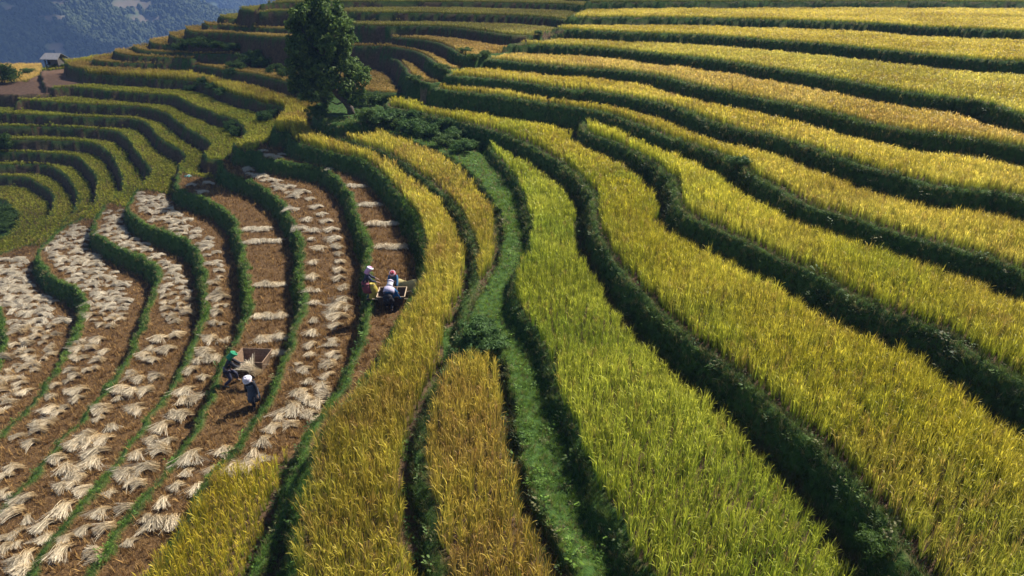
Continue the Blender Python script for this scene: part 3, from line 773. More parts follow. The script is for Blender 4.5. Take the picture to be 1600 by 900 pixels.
FP = FP[keep]
tint = lerp((0.02, 0.036, 0.010), (0.075, 0.10, 0.03), np.clip(rng.random(len(FP)) * 0.5 + fbm(FP[:, 0] / 40, FP[:, 1] / 40, 220, 3) * 1.2 - 0.35, 0, 1))
sz = rng.uniform(0.9, 2.4, len(FP)) * (0.7 + FP[:, 1] / 1800)
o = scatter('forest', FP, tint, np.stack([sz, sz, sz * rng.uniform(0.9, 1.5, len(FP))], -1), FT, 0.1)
tag(o, 'distant wood covering the mountainside at the upper left', kind='stuff')

# haze: one closed box of even, thin air round everything
hz, n, l = new_mat('haze_air')
out = N(n, 'ShaderNodeOutputMaterial'); pv = N(n, 'ShaderNodeVolumePrincipled')
pv.inputs['Color'].default_value = (0.30, 0.50, 1.0, 1); pv.inputs['Density'].default_value = 0.00036; pv.inputs['Anisotropy'].default_value = 0.0
l.new(pv.outputs[0], out.inputs['Volume'])
bm = bmesh.new(); bmesh.ops.create_cube(bm, size=1.0)
bmesh.ops.scale(bm, vec=(4400, 3900, float(MZ.max()) + 240 + 40), verts=bm.verts)
bmesh.ops.translate(bm, vec=(-1000, 1700, (float(MZ.max()) + 40 - 240) / 2), verts=bm.verts)
ho = bm_obj('haze', bm, hz)
tag(ho, 'thin blue haze filling the valley air', kind='stuff')

# a bank of cloud high towards the sun, far outside the picture, shades the bowl and the far terraces
SHADE = np.array([(-52, 28), (-35, 41), (-24, 46.5), (-16.5, 51.5), (-12, 57), (-6.5, 61), (-1, 67), (6, 73.5), (25, 76), (60, 79), (95, 84), (95, 105), (40, 120), (-10, 112), (-34, 100), (-48, 90), (-62, 83), (-90, 76), (-120, 60), (-110, 35)])
CL = 900.0
clm, n, l = new_mat('cloud_white')
out = N(n, 'ShaderNodeOutputMaterial'); df = N(n, 'ShaderNodeBsdfDiffuse'); df.inputs[0].default_value = (0.85, 0.85, 0.87, 1)
tr = N(n, 'ShaderNodeBsdfTransparent'); mxs = N(n, 'ShaderNodeMixShader'); mxs.inputs[0].default_value = 0.34
l.new(tr.outputs[0], mxs.inputs[1]); l.new(df.outputs[0], mxs.inputs[2]); l.new(mxs.outputs[0], out.inputs[0])
def cloud(poly, step, thick, z0, label, seed, mat=None):
    """one billowing closed body of cloud over the given outline, moved up along the sunlight"""
    S2 = np.roll(poly, -1, 0)
    xs = np.arange(poly[:, 0].min() - step, poly[:, 0].max() + 2 * step, step); ys_ = np.arange(poly[:, 1].min() - step, poly[:, 1].max() + 2 * step, step)
    X, Y = np.meshgrid(xs, ys_)
    D = np.full(X.shape, 1e9)
    for a, b in zip(poly, S2):
        d = b - a; t = np.clip(((X - a[0]) * d[0] + (Y - a[1]) * d[1]) / (d @ d), 0, 1)
        D = np.minimum(D, np.hypot(X - a[0] - t * d[0], Y - a[1] - t * d[1]))
    D = np.where(inpoly(X, Y, poly), D, -D) + (fbm(X / (4 * step), Y / (4 * step), seed, 3) - 0.5) * 3 * step
    T = thick * np.sqrt(np.clip(D / (6 * step), 0, 1)) * (0.7 + 0.8 * fbm(X / (3 * step), Y / (3 * step), seed + 3, 3))
    ok_ = D > 0
    ny, nx = X.shape
    off = np.array(SUNV) * CL
    V = np.vstack([np.stack([X, Y, z0 + T], -1).reshape(-1, 3), np.stack([X, Y, z0 - 0.35 * T - 0.3], -1).reshape(-1, 3)]) + off
    cell = ok_[:-1, :-1] & ok_[:-1, 1:] & ok_[1:, 1:] & ok_[1:, :-1]
    I = np.arange(ny * nx).reshape(ny, nx); F = []; n0 = ny * nx
    for r, c in zip(*np.nonzero(cell)):
        q = (I[r, c], I[r, c + 1], I[r + 1, c + 1], I[r + 1, c])
        F.append(tuple(int(k) for k in q)); F.append(tuple(int(k) + n0 for k in q[::-1]))
        for (dr, dc, e0, e1) in ((-1, 0, 0, 1), (0, 1, 1, 2), (1, 0, 2, 3), (0, -1, 3, 0)):
            rr_, cc_ = r + dr, c + dc
            if not (0 <= rr_ < ny - 1 and 0 <= cc_ < nx - 1) or not cell[rr_, cc_]:
                F.append((int(q[e1]), int(q[e0]), int(q[e0]) + n0, int(q[e1]) + n0))
    used = np.unique(np.array([k for f in F for k in f])); mp = {int(k): i for i, k in enumerate(used)}
    co = mesh_obj('cloud', V[used], [tuple(mp[k] for k in f) for f in F], mat or clm, smooth=True)
    tag(co, label, kind='structure')
cloud(SHADE, 2.0, 9.0, -11.0, 'bank of white cloud high above the slope towards the sun', 5)
clm2 = clm.copy(); clm2.name = 'thick_cloud_white'
for q in clm2.node_tree.nodes:
    if q.type == 'MIX_SHADER': q.inputs[0].default_value = 0.62
MSH = np.array([(-1500, 330), (-900, 330), (-300, 430), (-210, 700), (-300, 800), (-420, 800), (-470, 765), (-530, 775), (-585, 850), (-700, 920), (-1000, 920), (-1500, 880)], float)
cloud(MSH, 12.0, 45.0, -100.0, 'long bank of white cloud high above the valley', 6, clm2)
MSH2 = np.array([(-1150, 1350), (-860, 1250), (-760, 1500), (-800, 1900), (-1300, 1900)], float)
cloud(MSH2, 14.0, 45.0, -60.0, 'bank of white cloud above the farther mountain', 7, clm2)

# ------------------------------------------------------------------ where things stand
def hit(px, py):
    """the point of the ground that the photograph shows at px, py"""
    d = ray(px, py); d = d / np.linalg.norm(d)
    t = np.arange(6, 160, 0.05)
    P = d[None] * t[:, None]
    below = P[:, 2] < ground(P[:, 0], P[:, 1])
    i = int(np.argmax(below)) if below.any() else len(t) - 1
    return Vector((P[i][0], P[i][1], float(ground(P[i][0], P[i][1]))))

# ------------------------------------------------------------------ trees and shrubs
def foliage_mat(name, c0, c1, translucent=0.35):
    m, n, l = new_mat(name)
    out = N(n, 'ShaderNodeOutputMaterial'); p = N(n, 'ShaderNodeBsdfPrincipled'); p.inputs['Roughness'].default_value = 0.6
    p.inputs['Specular IOR Level'].default_value = 0.15
    va = N(n, 'ShaderNodeAttribute', attribute_name='bladevar')
    r = ramp(n, [(0.0, c0), (1.0, c1)]); l.new(va.outputs['Fac'], r.inputs[0])
    l.new(r.outputs[0], p.inputs['Base Color'])
    t = N(n, 'ShaderNodeBsdfTranslucent'); l.new(r.outputs[0], t.inputs[0])
    mx = N(n, 'ShaderNodeMixShader'); mx.inputs[0].default_value = translucent
    l.new(p.outputs[0], mx.inputs[1]); l.new(t.outputs[0], mx.inputs[2]); l.new(mx.outputs[0], out.inputs[0])
    return m
TREE_LEAF = foliage_mat('tree_leaf', (0.035, 0.075, 0.016), (0.17, 0.24, 0.045), 0.4)
SHRUB_LEAF = foliage_mat('shrub_leaf', (0.03, 0.065, 0.012), (0.12, 0.19, 0.035), 0.4)
SHRUB_BLUE = foliage_mat('shrub_leaf_grey', (0.03, 0.07, 0.016), (0.12, 0.21, 0.05), 0.4)
BARK = plain_mat('bark', (0.075, 0.052, 0.035), 0.9, 0.5, 9.0, 0.8)

def leaves(centres, radii, n_, size, seed, long=1.7, shell=0.45):
    """leaf quads in clumps round the given centres; returns verts, faces and a number per vertex"""
    rr = np.random.default_rng(seed)
    centres = np.asarray(centres, float); radii = np.asarray(radii, float)
    w = radii ** 2; k = rr.choice(len(centres), n_, p=w / w.sum())
    d = rr.normal(size=(n_, 3)); d /= np.linalg.norm(d, axis=1)[:, None]
    rad = radii[k] * (shell + (1 - shell) * rr.random(n_) ** 0.6)
    C = centres[k] + d * rad[:, None] * np.array((1, 1, 0.85))
    nn = d + rr.normal(0, 0.6, (n_, 3)) + np.array((0, 0, 0.5)); nn /= np.linalg.norm(nn, axis=1)[:, None]
    a = np.cross(nn, rr.normal(size=(n_, 3))); a /= np.linalg.norm(a, axis=1)[:, None]
    b = np.cross(nn, a)
    s = size * rr.uniform(0.6, 1.35, n_)[:, None]
    V = np.stack([C - a * s * long * 0.5, C - b * s * 0.5 + nn * s * 0.12, C + a * s * long * 0.5, C + b * s * 0.5 + nn * s * 0.12], 1).reshape(-1, 3)
    F = np.arange(n_ * 4).reshape(-1, 4)
    var = np.repeat(np.clip(rr.normal(0.45, 0.25, n_), 0, 1), 4)
    return V, F, var
def leaf_obj(name, V, F, var, mat, parent):
    me = bpy.data.meshes.new(name)
    F = F.astype(np.int32)
    me.vertices.add(len(V)); me.vertices.foreach_set('co', V.astype(np.float32).ravel())
    me.loops.add(F.size); me.loops.foreach_set('vertex_index', F.ravel())
    me.polygons.add(len(F)); me.polygons.foreach_set('loop_start', np.arange(0, F.size, 4, dtype=np.int32))
    me.update(calc_edges=True)
    a = me.attributes.new('bladevar', 'FLOAT', 'POINT'); a.data.foreach_set('value', var.astype(np.float32))
    me.materials.append(mat)
    o = bpy.data.objects.new(name, me); COL.objects.link(o); o.parent = parent
    return o
def tube(bm, pts, rads, seg=8):
    rings = []
    pts = [Vector(p) for p in pts]
    for i, p in enumerate(pts):
        d = (pts[min(i + 1, len(pts) - 1)] - pts[max(i - 1, 0)]).normalized()
        a = d.orthogonal().normalized() if i == 0 else (a_prev - d * a_prev.dot(d)).normalized()
        a_prev = a
        b = d.cross(a)
        rings.append([bm.verts.new(p + (a * math.cos(2 * math.pi * k / seg) + b * math.sin(2 * math.pi * k / seg)) * rads[i]) for k in range(seg)])
    for r0, r1 in zip(rings[:-1], rings[1:]):
        for k in range(seg): bm.faces.new((r0[k], r0[(k + 1) % seg], r1[(k + 1) % seg], r1[k]))
    bm.faces.new(rings[0][::-1]); bm.faces.new(rings[-1])

TB = hit(549, 178)
tree = empty('broadleaf_tree', TB)
TD = to_px(np.array(TB))[2]; M = TD / FPX           # metres per pixel there
def tp(px, py, dy=0.0): return ((px - 549) * M, dy, (178 - py) * M / 0.95)
bm = bmesh.new()
tube(bm, [tp(549, 181), tp(548, 170), tp(541, 160), tp(531, 151), tp(524, 140), tp(520, 125), tp(517, 100), tp(515, 60), tp(515, 25)], [0.30, 0.25, 0.22, 0.21, 0.20, 0.18, 0.15, 0.10, 0.04], 10)
trunk = bm_obj('trunk', bm, BARK, tree, True)
for pts, r0 in (([tp(548, 170), tp(551, 160), tp(556, 148, 0.2), tp(560, 128, 0.3)], 0.11), ([tp(531, 151), tp(527, 146), tp(536, 130, -0.4), tp(548, 105, -0.8)], 0.10),
                ([tp(524, 140), tp(512, 128, 0.3), tp(496, 112, 0.6), tp(484, 90, 0.7)], 0.10), ([tp(520, 122), tp(535, 95, 0.5), tp(548, 65, 0.7)], 0.09),
                ([tp(518, 100), tp(500, 75, -0.6), tp(488, 48, -0.8)], 0.09), ([tp(516, 75), tp(528, 45, -0.4), tp(540, 25, -0.5)], 0.07), ([tp(541, 160), tp(530, 163, -0.3), tp(521, 158, -0.5), tp(512, 150, -0.7)], 0.06)):
    bm = bmesh.new(); tube(bm, pts, [r0 * (1 - 0.75 * i / (len(pts) - 1)) for i in range(len(pts))], 7)
    bm_obj('branch', bm, BARK, trunk, True)
cl = [(515, 5, 22), (500, 18, 22), (532, 16, 22), (545, 34, 20), (487, 38, 20), (515, 40, 26), (552, 58, 16), (478, 62, 17), (500, 66, 24), (530, 66, 26), (474, 92, 17), (496, 96, 24), (522, 98, 26), (550, 98, 18), (566, 112, 16), (472, 120, 16), (492, 128, 20), (515, 122, 20), (545, 126, 22), (566, 134, 14), (556, 150, 12), (482, 144, 10), (500, 146, 10), (538, 145, 10), (524, -6, 14), (507, -4, 13), (572, 122, 9), (463, 106, 8), (560, 76, 9), (556, 44, 8), (478, 26, 8), (541, 8, 10), (493, 6, 9)]
cr = np.random.default_rng(11)
C = []; Rd = []
for (px, py, pr) in cl:
    py = 17 + (py + 6) * 0.89; px = 517 + (px - 517) * 1.04
    half = 1.0 - 0.0 * py
    for dy in ((-1.5, 0, 1.5) if pr > 15 else (cr.uniform(-1, 1),)):
        q = np.array(tp(px, py, dy * cr.uniform(0.7, 1.2)))
        C.append(q + cr.normal(0, 0.12, 3)); Rd.append(pr * M * (0.95 if dy == 0 else 0.78))
# break the big masses into smaller clumps at their surface
C2, R2 = [], []
for q, r in zip(C, Rd):
    for k in range(7):
        d = cr.normal(size=3); d /= np.linalg.norm(d)
        C2.append(q + d * r * 0.72); R2.append(r * cr.uniform(0.28, 0.5))
V, F, var = leaves(C2, R2, 26000, 0.13, 12, shell=0.3)
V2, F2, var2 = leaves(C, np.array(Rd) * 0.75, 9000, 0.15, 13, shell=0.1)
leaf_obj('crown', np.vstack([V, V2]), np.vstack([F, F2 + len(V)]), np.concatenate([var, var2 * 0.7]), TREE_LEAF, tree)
tag(tree, 'tall dark green tree with a leaning trunk at the head of the gully', 'tree')

SHR = []
for v in range(5):
    cr = np.random.default_rng(30 + v)
    C = [(cr.uniform(-0.5, 0.5), cr.uniform(-0.5, 0.5), cr.uniform(0.25, 0.75)) for _ in range(26)]
    SHR.append(leaves(C, cr.uniform(0.10, 0.30, 26), 2600, 0.036, 40 + v, 4.5, 0.0))
SHM = {}
def shrub(px, py, w, h, label, v=0, mat=SHRUB_LEAF, group=None, at=None):
    b = at or hit(px, py)
    s = empty('shrub', b, random.uniform(0, 6.28))
    key = (v, mat.name)
    if key not in SHM:
        o = leaf_obj('foliage', *SHR[v], mat, s); SHM[key] = o.data
    else:
        o = bpy.data.objects.new('foliage', SHM[key]); COL.objects.link(o); o.parent = s
    bm = bmesh.new()
    for k in range(4):
        a = k * 1.6 + v
        tube(bm, [(0.03 * math.cos(a), 0.03 * math.sin(a), -0.08), (0.18 * math.cos(a), 0.18 * math.sin(a), 0.35), (0.3 * math.cos(a), 0.3 * math.sin(a), 0.7)], [0.022, 0.016, 0.008], 5)
    bm_obj('stem', bm, BARK, s)
    s.scale = (w * random.uniform(0.85, 1.25), w * random.uniform(0.85, 1.25), h * random.uniform(0.85, 1.2))
    tag(s, label, 'shrub', group)
    return s
for i, (px, py, w, h, lab, v) in enumerate([
        (497, 186, 1.3, 1.3, 'leafy green shrub just left of the leaning trunk', 0), (482, 168, 1.5, 1.5, 'tall shrub between the tree and the bowl rice', 1),
        (508, 160, 1.3, 1.4, 'shrub under the left side of the tree crown', 2), (470, 150, 1.4, 1.3, 'dark shrub on the bank left of the tree', 3),
        (575, 165, 1.2, 1.2, 'shrub under the right side of the tree crown', 4), (592, 158, 1.0, 0.9, 'shrub between the tree and the first golden rice strip', 1)]):
    shrub(px, py, w, h, lab, v, SHRUB_LEAF, 'shrubs round the tree')
for i, (px, py, w, h) in enumerate([(572, 192, 1.3, 1.0), (590, 196, 1.5, 1.1), (606, 186, 1.2, 0.9), (615, 203, 1.5, 1.0), (632, 193, 1.3, 0.9), (640, 209, 1.4, 1.0), (660, 200, 1.3, 0.9), (668, 215, 1.4, 1.0), (690, 210, 1.3, 0.9), (695, 228, 1.3, 0.9), (715, 220, 1.2, 0.8), (722, 238, 1.2, 0.8), (742, 230, 1.1, 0.7), (650, 186, 1.0, 0.7), (700, 198, 0.9, 0.6)]):
    shrub(px, py, w, h, 'low leafy shrub on the overgrown bank right of the tree', i % 5, SHRUB_BLUE if i % 3 else SHRUB_LEAF, 'shrubs on the overgrown bank right of the tree')
for i, (px, py, w, h) in enumerate([(735, 550, 0.9, 0.6), (750, 533, 0.9, 0.65), (766, 548, 0.9, 0.6), (776, 566, 0.7, 0.55), (728, 562, 0.7, 0.5), (757, 514, 0.7, 0.5), (745, 560, 0.8, 0.5)]):
    shrub(px, py, w, h, 'dark bush between the two plots left of the grass path', i % 5, SHRUB_BLUE, 'dark bushes between the plots')
for i, (px, py, w, h) in enumerate([(372, 110, 1.6, 1.2), (392, 104, 1.8, 1.4), (412, 108, 1.8, 1.5), (432, 116, 1.7, 1.3), (450, 122, 1.6, 1.2), (402, 96, 1.5, 1.2), (300, 74, 1.8, 1.2), (322, 76, 1.8, 1.2), (345, 78, 1.8, 1.2), (285, 78, 1.4, 1.0), (365, 80, 1.6, 1.1)]):
    shrub(px, py, w, h, 'dark shrub on the steep bank of the far terraces left of the tree', i % 5, SHRUB_LEAF, 'shrubs on the far bank')
for i, (px, py, w, h) in enumerate([(320, 134, 1.2, 0.8), (334, 141, 1.2, 0.8), (348, 148, 1.2, 0.7), (365, 205, 1.1, 0.9), (372, 214, 1.0, 0.9), (425, 186, 1.2, 1.1), (415, 192, 1.1, 1.0), (300, 142, 1.0, 0.6), (362, 116, 1.1, 0.8)]):
    shrub(px, py, w, h, 'small shrub on a dark bank inside the left bowl', i % 5, SHRUB_BLUE, 'shrubs on the banks of the bowl')
for i, (px, py) in enumerate([(2, 336), (8, 346), (0, 352), (6, 360), (-8, 345), (-14, 358)]):
    shrub(px, py, 1.5, 0.7, 'low dark scrub in the hollow at the bottom of the bowl', i % 5, SHRUB_LEAF, 'scrub in the hollow of the bowl')
shrub(3, 236, 1.6, 1.6, 'shrub at the left edge beside the bowl terraces', 2)
shrub(4, 130, 2.6, 2.2, 'round green bush at the far left edge below the distant spur', 3)
shrub(97, 106, 1.6, 0.9, 'low green bush beside the hut', 1)
shrub(46, 120, 1.4, 1.2, 'small bush among the sunlit rice left of the hut', 0)
for i, (px, py, w, h) in enumerate([(728, 84, 0.9, 0.6), (741, 96, 0.9, 0.6), (757, 90, 0.8, 0.5), (690, 110, 0.9, 0.5), (650, 130, 0.9, 0.6), (842, 56, 0.7, 0.5)]):
    shrub(px, py, w, h, 'shrub where the golden strips end above the gully', i % 5, SHRUB_LEAF, 'shrubs at the ends of the golden strips')
shrub(1152, 262, 0.8, 0.6, 'pale leafy plant on the corner of a dark bank', 4, SHRUB_BLUE)
shrub(1362, 868, 0.6, 0.6, 'tuft of tall weeds at the foot of the wide dark bank', 0, SHRUB_LEAF)

# ------------------------------------------------------------------ hut on the far knoll
WOODG = plain_mat('grey_wood', (0.10, 0.085, 0.07), 0.85, 0.35, 12, 0.3)
ROOF = plain_mat('pale_roof', (0.21, 0.205, 0.215), 0.6, 0.25, 5, 0.2)
hb = Vector(up(89, 106.5, ZF1)); hb.z = float(ground(hb.x, hb.y))
hut = empty('field_hut', hb, R(-8))
def box(bm, x0, x1, y0, y1, z0, z1):
    vs = [bm.verts.new(q) for q in ((x0, y0, z0), (x1, y0, z0), (x1, y1, z0), (x0, y1, z0), (x0, y0, z1), (x1, y0, z1), (x1, y1, z1), (x0, y1, z1))]
    for f in ((3, 2, 1, 0), (4, 5, 6, 7), (0, 1, 5, 4), (1, 2, 6, 5), (2, 3, 7, 6), (3, 0, 4, 7)): bm.faces.new([vs[i] for i in f])
for x in (-0.85, 0.85):
    for y in (-0.6, 0.6):
        bm = bmesh.new(); box(bm, x - 0.05, x + 0.05, y - 0.05, y + 0.05, -0.1, 1.3); bm_obj('post', bm, WOODG, hut)
bm = bmesh.new(); box(bm, -0.95, 0.95, -0.68, 0.68, 0.42, 0.5); bm_obj('floor', bm, WOODG, hut)
bm = bmesh.new()
box(bm, -0.8, 0.8, 0.56, 0.6, 0.5, 1.28); box(bm, -0.84, -0.8, -0.3, 0.6, 0.5, 1.28); box(bm, 0.8, 0.84, -0.5, 0.6, 0.5, 1.28); box(bm, -0.2, 0.8, -0.58, -0.54, 0.5, 1.2)
bm_obj('wall', bm, WOODG, hut)
for s in (-1, 1):
    bm = bmesh.new()
    vs = [bm.verts.new(q) for q in ((-1.2, s * 1.0, 1.16), (1.2, s * 1.0, 1.16), (1.08, 0.0, 1.78), (-1.08, 0.0, 1.78), (-1.2, s * 1.0, 1.11), (1.2, s * 1.0, 1.11), (1.08, 0.0, 1.73), (-1.08, 0.0, 1.73))]
    for f in ((0, 1, 2, 3), (7, 6, 5, 4), (0, 4, 5, 1), (1, 5, 6, 2), (2, 6, 7, 3), (3, 7, 4, 0)): bm.faces.new([vs[i] for i in f])
    ro = bm_obj('roof_slope', bm, ROOF, hut)
    for k in range(9):
        bm = bmesh.new(); x = -1.05 + k * 0.26
        tube(bm, [(x, s * 0.99, 1.185), (x * 0.92, s * 0.02, 1.795)], [0.018, 0.018], 5); bm_obj('roof_batten', bm, ROOF, ro)
tag(hut, 'small open hut on posts with a pale roof on the far knoll', 'hut')

# ------------------------------------------------------------------ straw sheaves on the harvested strips
m, n, l = new_mat('straw')
out = N(n, 'ShaderNodeOutputMaterial'); p = N(n, 'ShaderNodeBsdfPrincipled'); p.inputs['Roughness'].default_value = 0.7; p.inputs['Specular IOR Level'].default_value = 0.25
tc = N(n, 'ShaderNodeTexCoord'); sx = N(n, 'ShaderNodeSeparateXYZ'); l.new(tc.outputs['Object'], sx.inputs[0])
mr = N(n, 'ShaderNodeMapRange'); mr.inputs[1].default_value = -0.45; mr.inputs[2].default_value = 0.45; l.new(sx.outputs[0], mr.inputs[0])
r = ramp(n, [(0.0, (0.78, 0.68, 0.50)), (0.5, (0.68, 0.56, 0.37)), (0.8, (0.48, 0.35, 0.18)), (1.0, (0.34, 0.22, 0.09))]); l.new(mr.outputs[0], r.inputs[0])
va = N(n, 'ShaderNodeAttribute', attribute_name='bladevar'); m2 = N(n, 'ShaderNodeMapRange'); m2.inputs[3].default_value = 0.6; m2.inputs[4].default_value = 1.25; l.new(va.outputs['Fac'], m2.inputs[0])
oi = N(n, 'ShaderNodeObjectInfo'); m3 = N(n, 'ShaderNodeMapRange'); m3.inputs[3].default_value = 0.72; m3.inputs[4].default_value = 1.06; l.new(oi.outputs['Random'], m3.inputs[0])
mt = N(n, 'ShaderNodeMath', operation='MULTIPLY'); l.new(m2.outputs[0], mt.inputs[0]); l.new(m3.outputs[0], mt.inputs[1])
mv = N(n, 'ShaderNodeVectorMath', operation='SCALE'); l.new(r.outputs[0], mv.inputs[0]); l.new(mt.outputs[0], mv.inputs['Scale'])
l.new(mv.outputs[0], p.inputs['Base Color'])
t = N(n, 'ShaderNodeBsdfTranslucent'); l.new(mv.outputs[0], t.inputs[0]); mx = N(n, 'ShaderNodeMixShader'); mx.inputs[0].default_value = 0.2
l.new(p.outputs[0], mx.inputs[1]); l.new(t.outputs[0], mx.inputs[2]); l.new(mx.outputs[0], out.inputs[0])
STRAW = m
def sheaf_geo(seed, n_=110, length=0.74, fan=0.30, pinch=-0.12):
    """a handful of cut rice lying flat: the butts (-x) hold together, the heads (+x) fan out and tangle"""
    rr = random.Random(seed)
    V, F, B = [], [], []
    bend = rr.uniform(-0.45, 0.45)
    for k in range(n_):
        a = max(-0.9, min(0.9, rr.gauss(0, fan) + (rr.uniform(-0.7, 0.7) if rr.random() < 0.20 else 0)))
        y0 = rr.gauss(0, 0.075); z0 = abs(rr.gauss(0, 0.055)) + 0.012
        L0 = (0.5 * length + pinch) * rr.uniform(0.7, 1.15); L1 = (0.5 * length - pinch) * rr.uniform(0.6, 1.2)
        w = rr.uniform(0.003, 0.007); roll = rr.uniform(-1.2, 1.2)
        ab = max(-0.9, min(0.9, a * 1.15 + rr.gauss(0, 0.10)))
        pts = [(pinch - L0, y0 - L0 * math.tan(ab), z0 * 0.9 + rr.uniform(0.0, 0.09)),
               (pinch - L0 * 0.5, y0 - L0 * 0.5 * math.tan(ab), z0 + 0.05 + rr.uniform(0, 0.03)),
               (pinch, y0, z0 + 0.05 + rr.uniform(0, 0.03)),
               (pinch + L1, y0 + L1 * math.tan(a * 0.7) + bend * L1 + rr.gauss(0, 0.05), max(0.008, z0 * 0.4 + rr.uniform(-0.02, 0.03)))]
        i0 = len(V); v = rr.random()
        for j, q in enumerate(pts):
            ww = w * (1.5 if j == 3 else 1.0)
            V.append((q[0], q[1] - ww * math.cos(roll), q[2] - ww * math.sin(roll))); V.append((q[0], q[1] + ww * math.cos(roll), q[2] + ww * math.sin(roll))); B += [v, v]
        for q in range(3): F.append((i0 + 2 * q, i0 + 2 * q + 2, i0 + 2 * q + 3, i0 + 2 * q + 1))
    return V, F, B
SHEAF = []
for v in range(12):
    V, F, B = sheaf_geo(60 + v, 150 + 14 * (v % 3), 0.64 + 0.06 * (v % 4), 0.24 + 0.08 * (v % 3), 0.02 + 0.04 * (v % 4))
    me = bpy.data.meshes.new('straw_sheaf'); me.from_pydata(V, [], F); me.update()
    a = me.attributes.new('bladevar', 'FLOAT', 'POINT'); a.data.foreach_set('value', np.array(B, np.float32)); me.materials.append(STRAW)
    SHEAF.append((me, np.array(V), F, np.array(B, np.float32)))
SPOTS = []        # x, y, heading, field, scale
sr = np.random.default_rng(21)
def spot(field, px, py, ang, jit_=0.35, s=1.0):
    z = LIP[field][0]; q = up(px, py, z)
    SPOTS.append((q[0], q[1], ang + sr.normal(0, jit_), field, s * sr.uniform(0.7, 1.2)))
def fill(field, pts, step, ang, jit_=0.5, s=1.0):
    Q = pxpoly(LIP[field][0], pts)
    X, Y = lattice(Q[:, 0].min(), Q[:, 0].max(), Q[:, 1].min(), Q[:, 1].max(), step, 0.35)
    k = inpoly(X, Y, Q)
    for x, y in zip(X[k], Y[k]): SPOTS.append((x, y, ang + sr.normal(0, jit_), field, s * sr.uniform(0.7, 1.2)))
def row(field, pts, ang, jit_=0.3, s=1.0):
    for px, py in pts: spot(field, px, py, ang, jit_, s)
def pile(field, a, b, s=1.0, n_=7):
    z = LIP[field][0]; A_, B_ = up(*a, z), up(*b, z)
    for k in range(n_):
        q = A_ + (B_ - A_) * (k + 0.5) / n_
        SPOTS.append((q[0], q[1] + sr.normal(0, 0.05), R(95) + sr.normal(0, 0.22), field, s * sr.uniform(0.75, 0.95)))
# heading: the way the seed heads point; 0 is to the right, 90 away from the drone
fill('F7', [(0, 408), (45, 402), (52, 425), (85, 468), (100, 500), (88, 550), (55, 600), (0, 655), (-40, 640), (0, 520), (-20, 440)], 0.6, R(15), 0.8, 0.9)
fill('F6', [(100, 357), (145, 349), (148, 378), (178, 422), (205, 442), (198, 485), (185, 520), (132, 500), (132, 462), (95, 420), (75, 392)], 0.58, R(10), 0.5, 0.78)
fill('F6', [(105, 535), (190, 530), (150, 600), (100, 660), (50, 700), (15, 700), (60, 620)], 0.78, R(40), 0.5, 0.9)
row('F6', [(8, 745), (22, 735), (4, 770)], R(70))
fill('F5', [(165, 327), (200, 327), (200, 352), (252, 397), (290, 432), (302, 470), (298, 500), (262, 510), (248, 480), (254, 445), (238, 410), (180, 387), (157, 362)], 0.58, R(10), 0.5, 0.78)
row('F5', [(250, 532), (237, 547), (225, 557), (262, 548), (278, 525), (240, 565), (207, 585), (219, 596), (245, 590), (190, 612), (207, 617), (228, 612), (185, 624), (160, 642), (155, 657), (212, 637), (175, 668), (140, 680)], R(50), 0.5)
row('F5', [(90, 720), (107, 735), (122, 697), (135, 690), (150, 710), (162, 690), (147, 725), (125, 750), (97, 762), (130, 765), (52, 752), (42, 782), (100, 797), (20, 807), (45, 812), (70, 822), (72, 840), (27, 835), (7, 860), (42, 872), (35, 890)], R(70), 0.45)
fill('F4', [(217, 303), (256, 303), (262, 322), (300, 347), (328, 372), (343, 402), (350, 440), (348, 478), (328, 478), (328, 420), (305, 378), (245, 350), (217, 327)], 0.58, R(10), 0.5, 0.78)
row('F4', [(345, 466), (340, 490), (335, 507), (330, 532), (355, 530), (322, 552), (310, 567), (338, 560), (300, 582), (318, 590), (290, 612), (285, 627), (303, 620), (270, 647), (288, 650), (255, 670), (238, 690), (262, 690)], R(65), 0.4)
row('F4', [(215, 712), (197, 742), (172, 772), (157, 802), (132, 830), (97, 867)], R(80), 0.25)
row('F4', [(250, 704), (232, 732), (217, 757), (197, 795), (165, 827), (147, 862)], R(20), 0.2)
for a, b in (((376, 360), (420, 358)), ((384, 380), (440, 376)), ((398, 447), (446, 442)), ((398, 496), (450, 492)), ((404, 530), (448, 524)), ((416, 552), (446, 548))): pile('F3', a, b)
row('F3', [(318, 302), (332, 318), (300, 290), (326, 286), (345, 330), (350, 350)], R(10), 0.5)
row('F3', [(300, 717), (350, 705), (332, 732), (292, 740), (277, 762), (310, 764), (257, 787), (230, 812), (245, 818), (268, 817), (202, 850)], R(95), 0.35)
fill('F2', [(362, 250), (398, 248), (420, 262), (445, 285), (470, 305), (455, 312), (425, 290), (385, 272)], 0.64, R(10), 0.5, 0.78)
row('F2', [(472, 302), (485, 312), (495, 325), (503, 336), (510, 347), (517, 360), (522, 375), (527, 387), (530, 398), (532, 410), (531, 424), (530, 437), (535, 450), (537, 470), (530, 482), (527, 495), (525, 510), (522, 532), (520, 552), (515, 570), (512, 586), (507, 607), (497, 627), (482, 645), (455, 662)], R(35), 0.3)
row('F2', [(482, 345), (492, 362), (487, 375), (500, 390), (490, 412), (477, 430), (490, 437), (485, 455), (492, 475), (490, 502), (489, 522), (487, 542), (485, 557), (476, 580), (482, 597), (471, 617), (460, 640), (437, 655), (425, 670), (412, 692), (398, 712), (388, 724), (365, 737)], R(88), 0.28)
row('F2', [(455, 330), (465, 345), (470, 360)], R(20), 0.5)
for a, b in (((572, 388), (636, 384)), ((576, 352), (620, 347)), ((556, 323), (600, 317)), ((536, 293), (570, 289)), ((500, 268), (530, 266))): pile('F1', a, b)
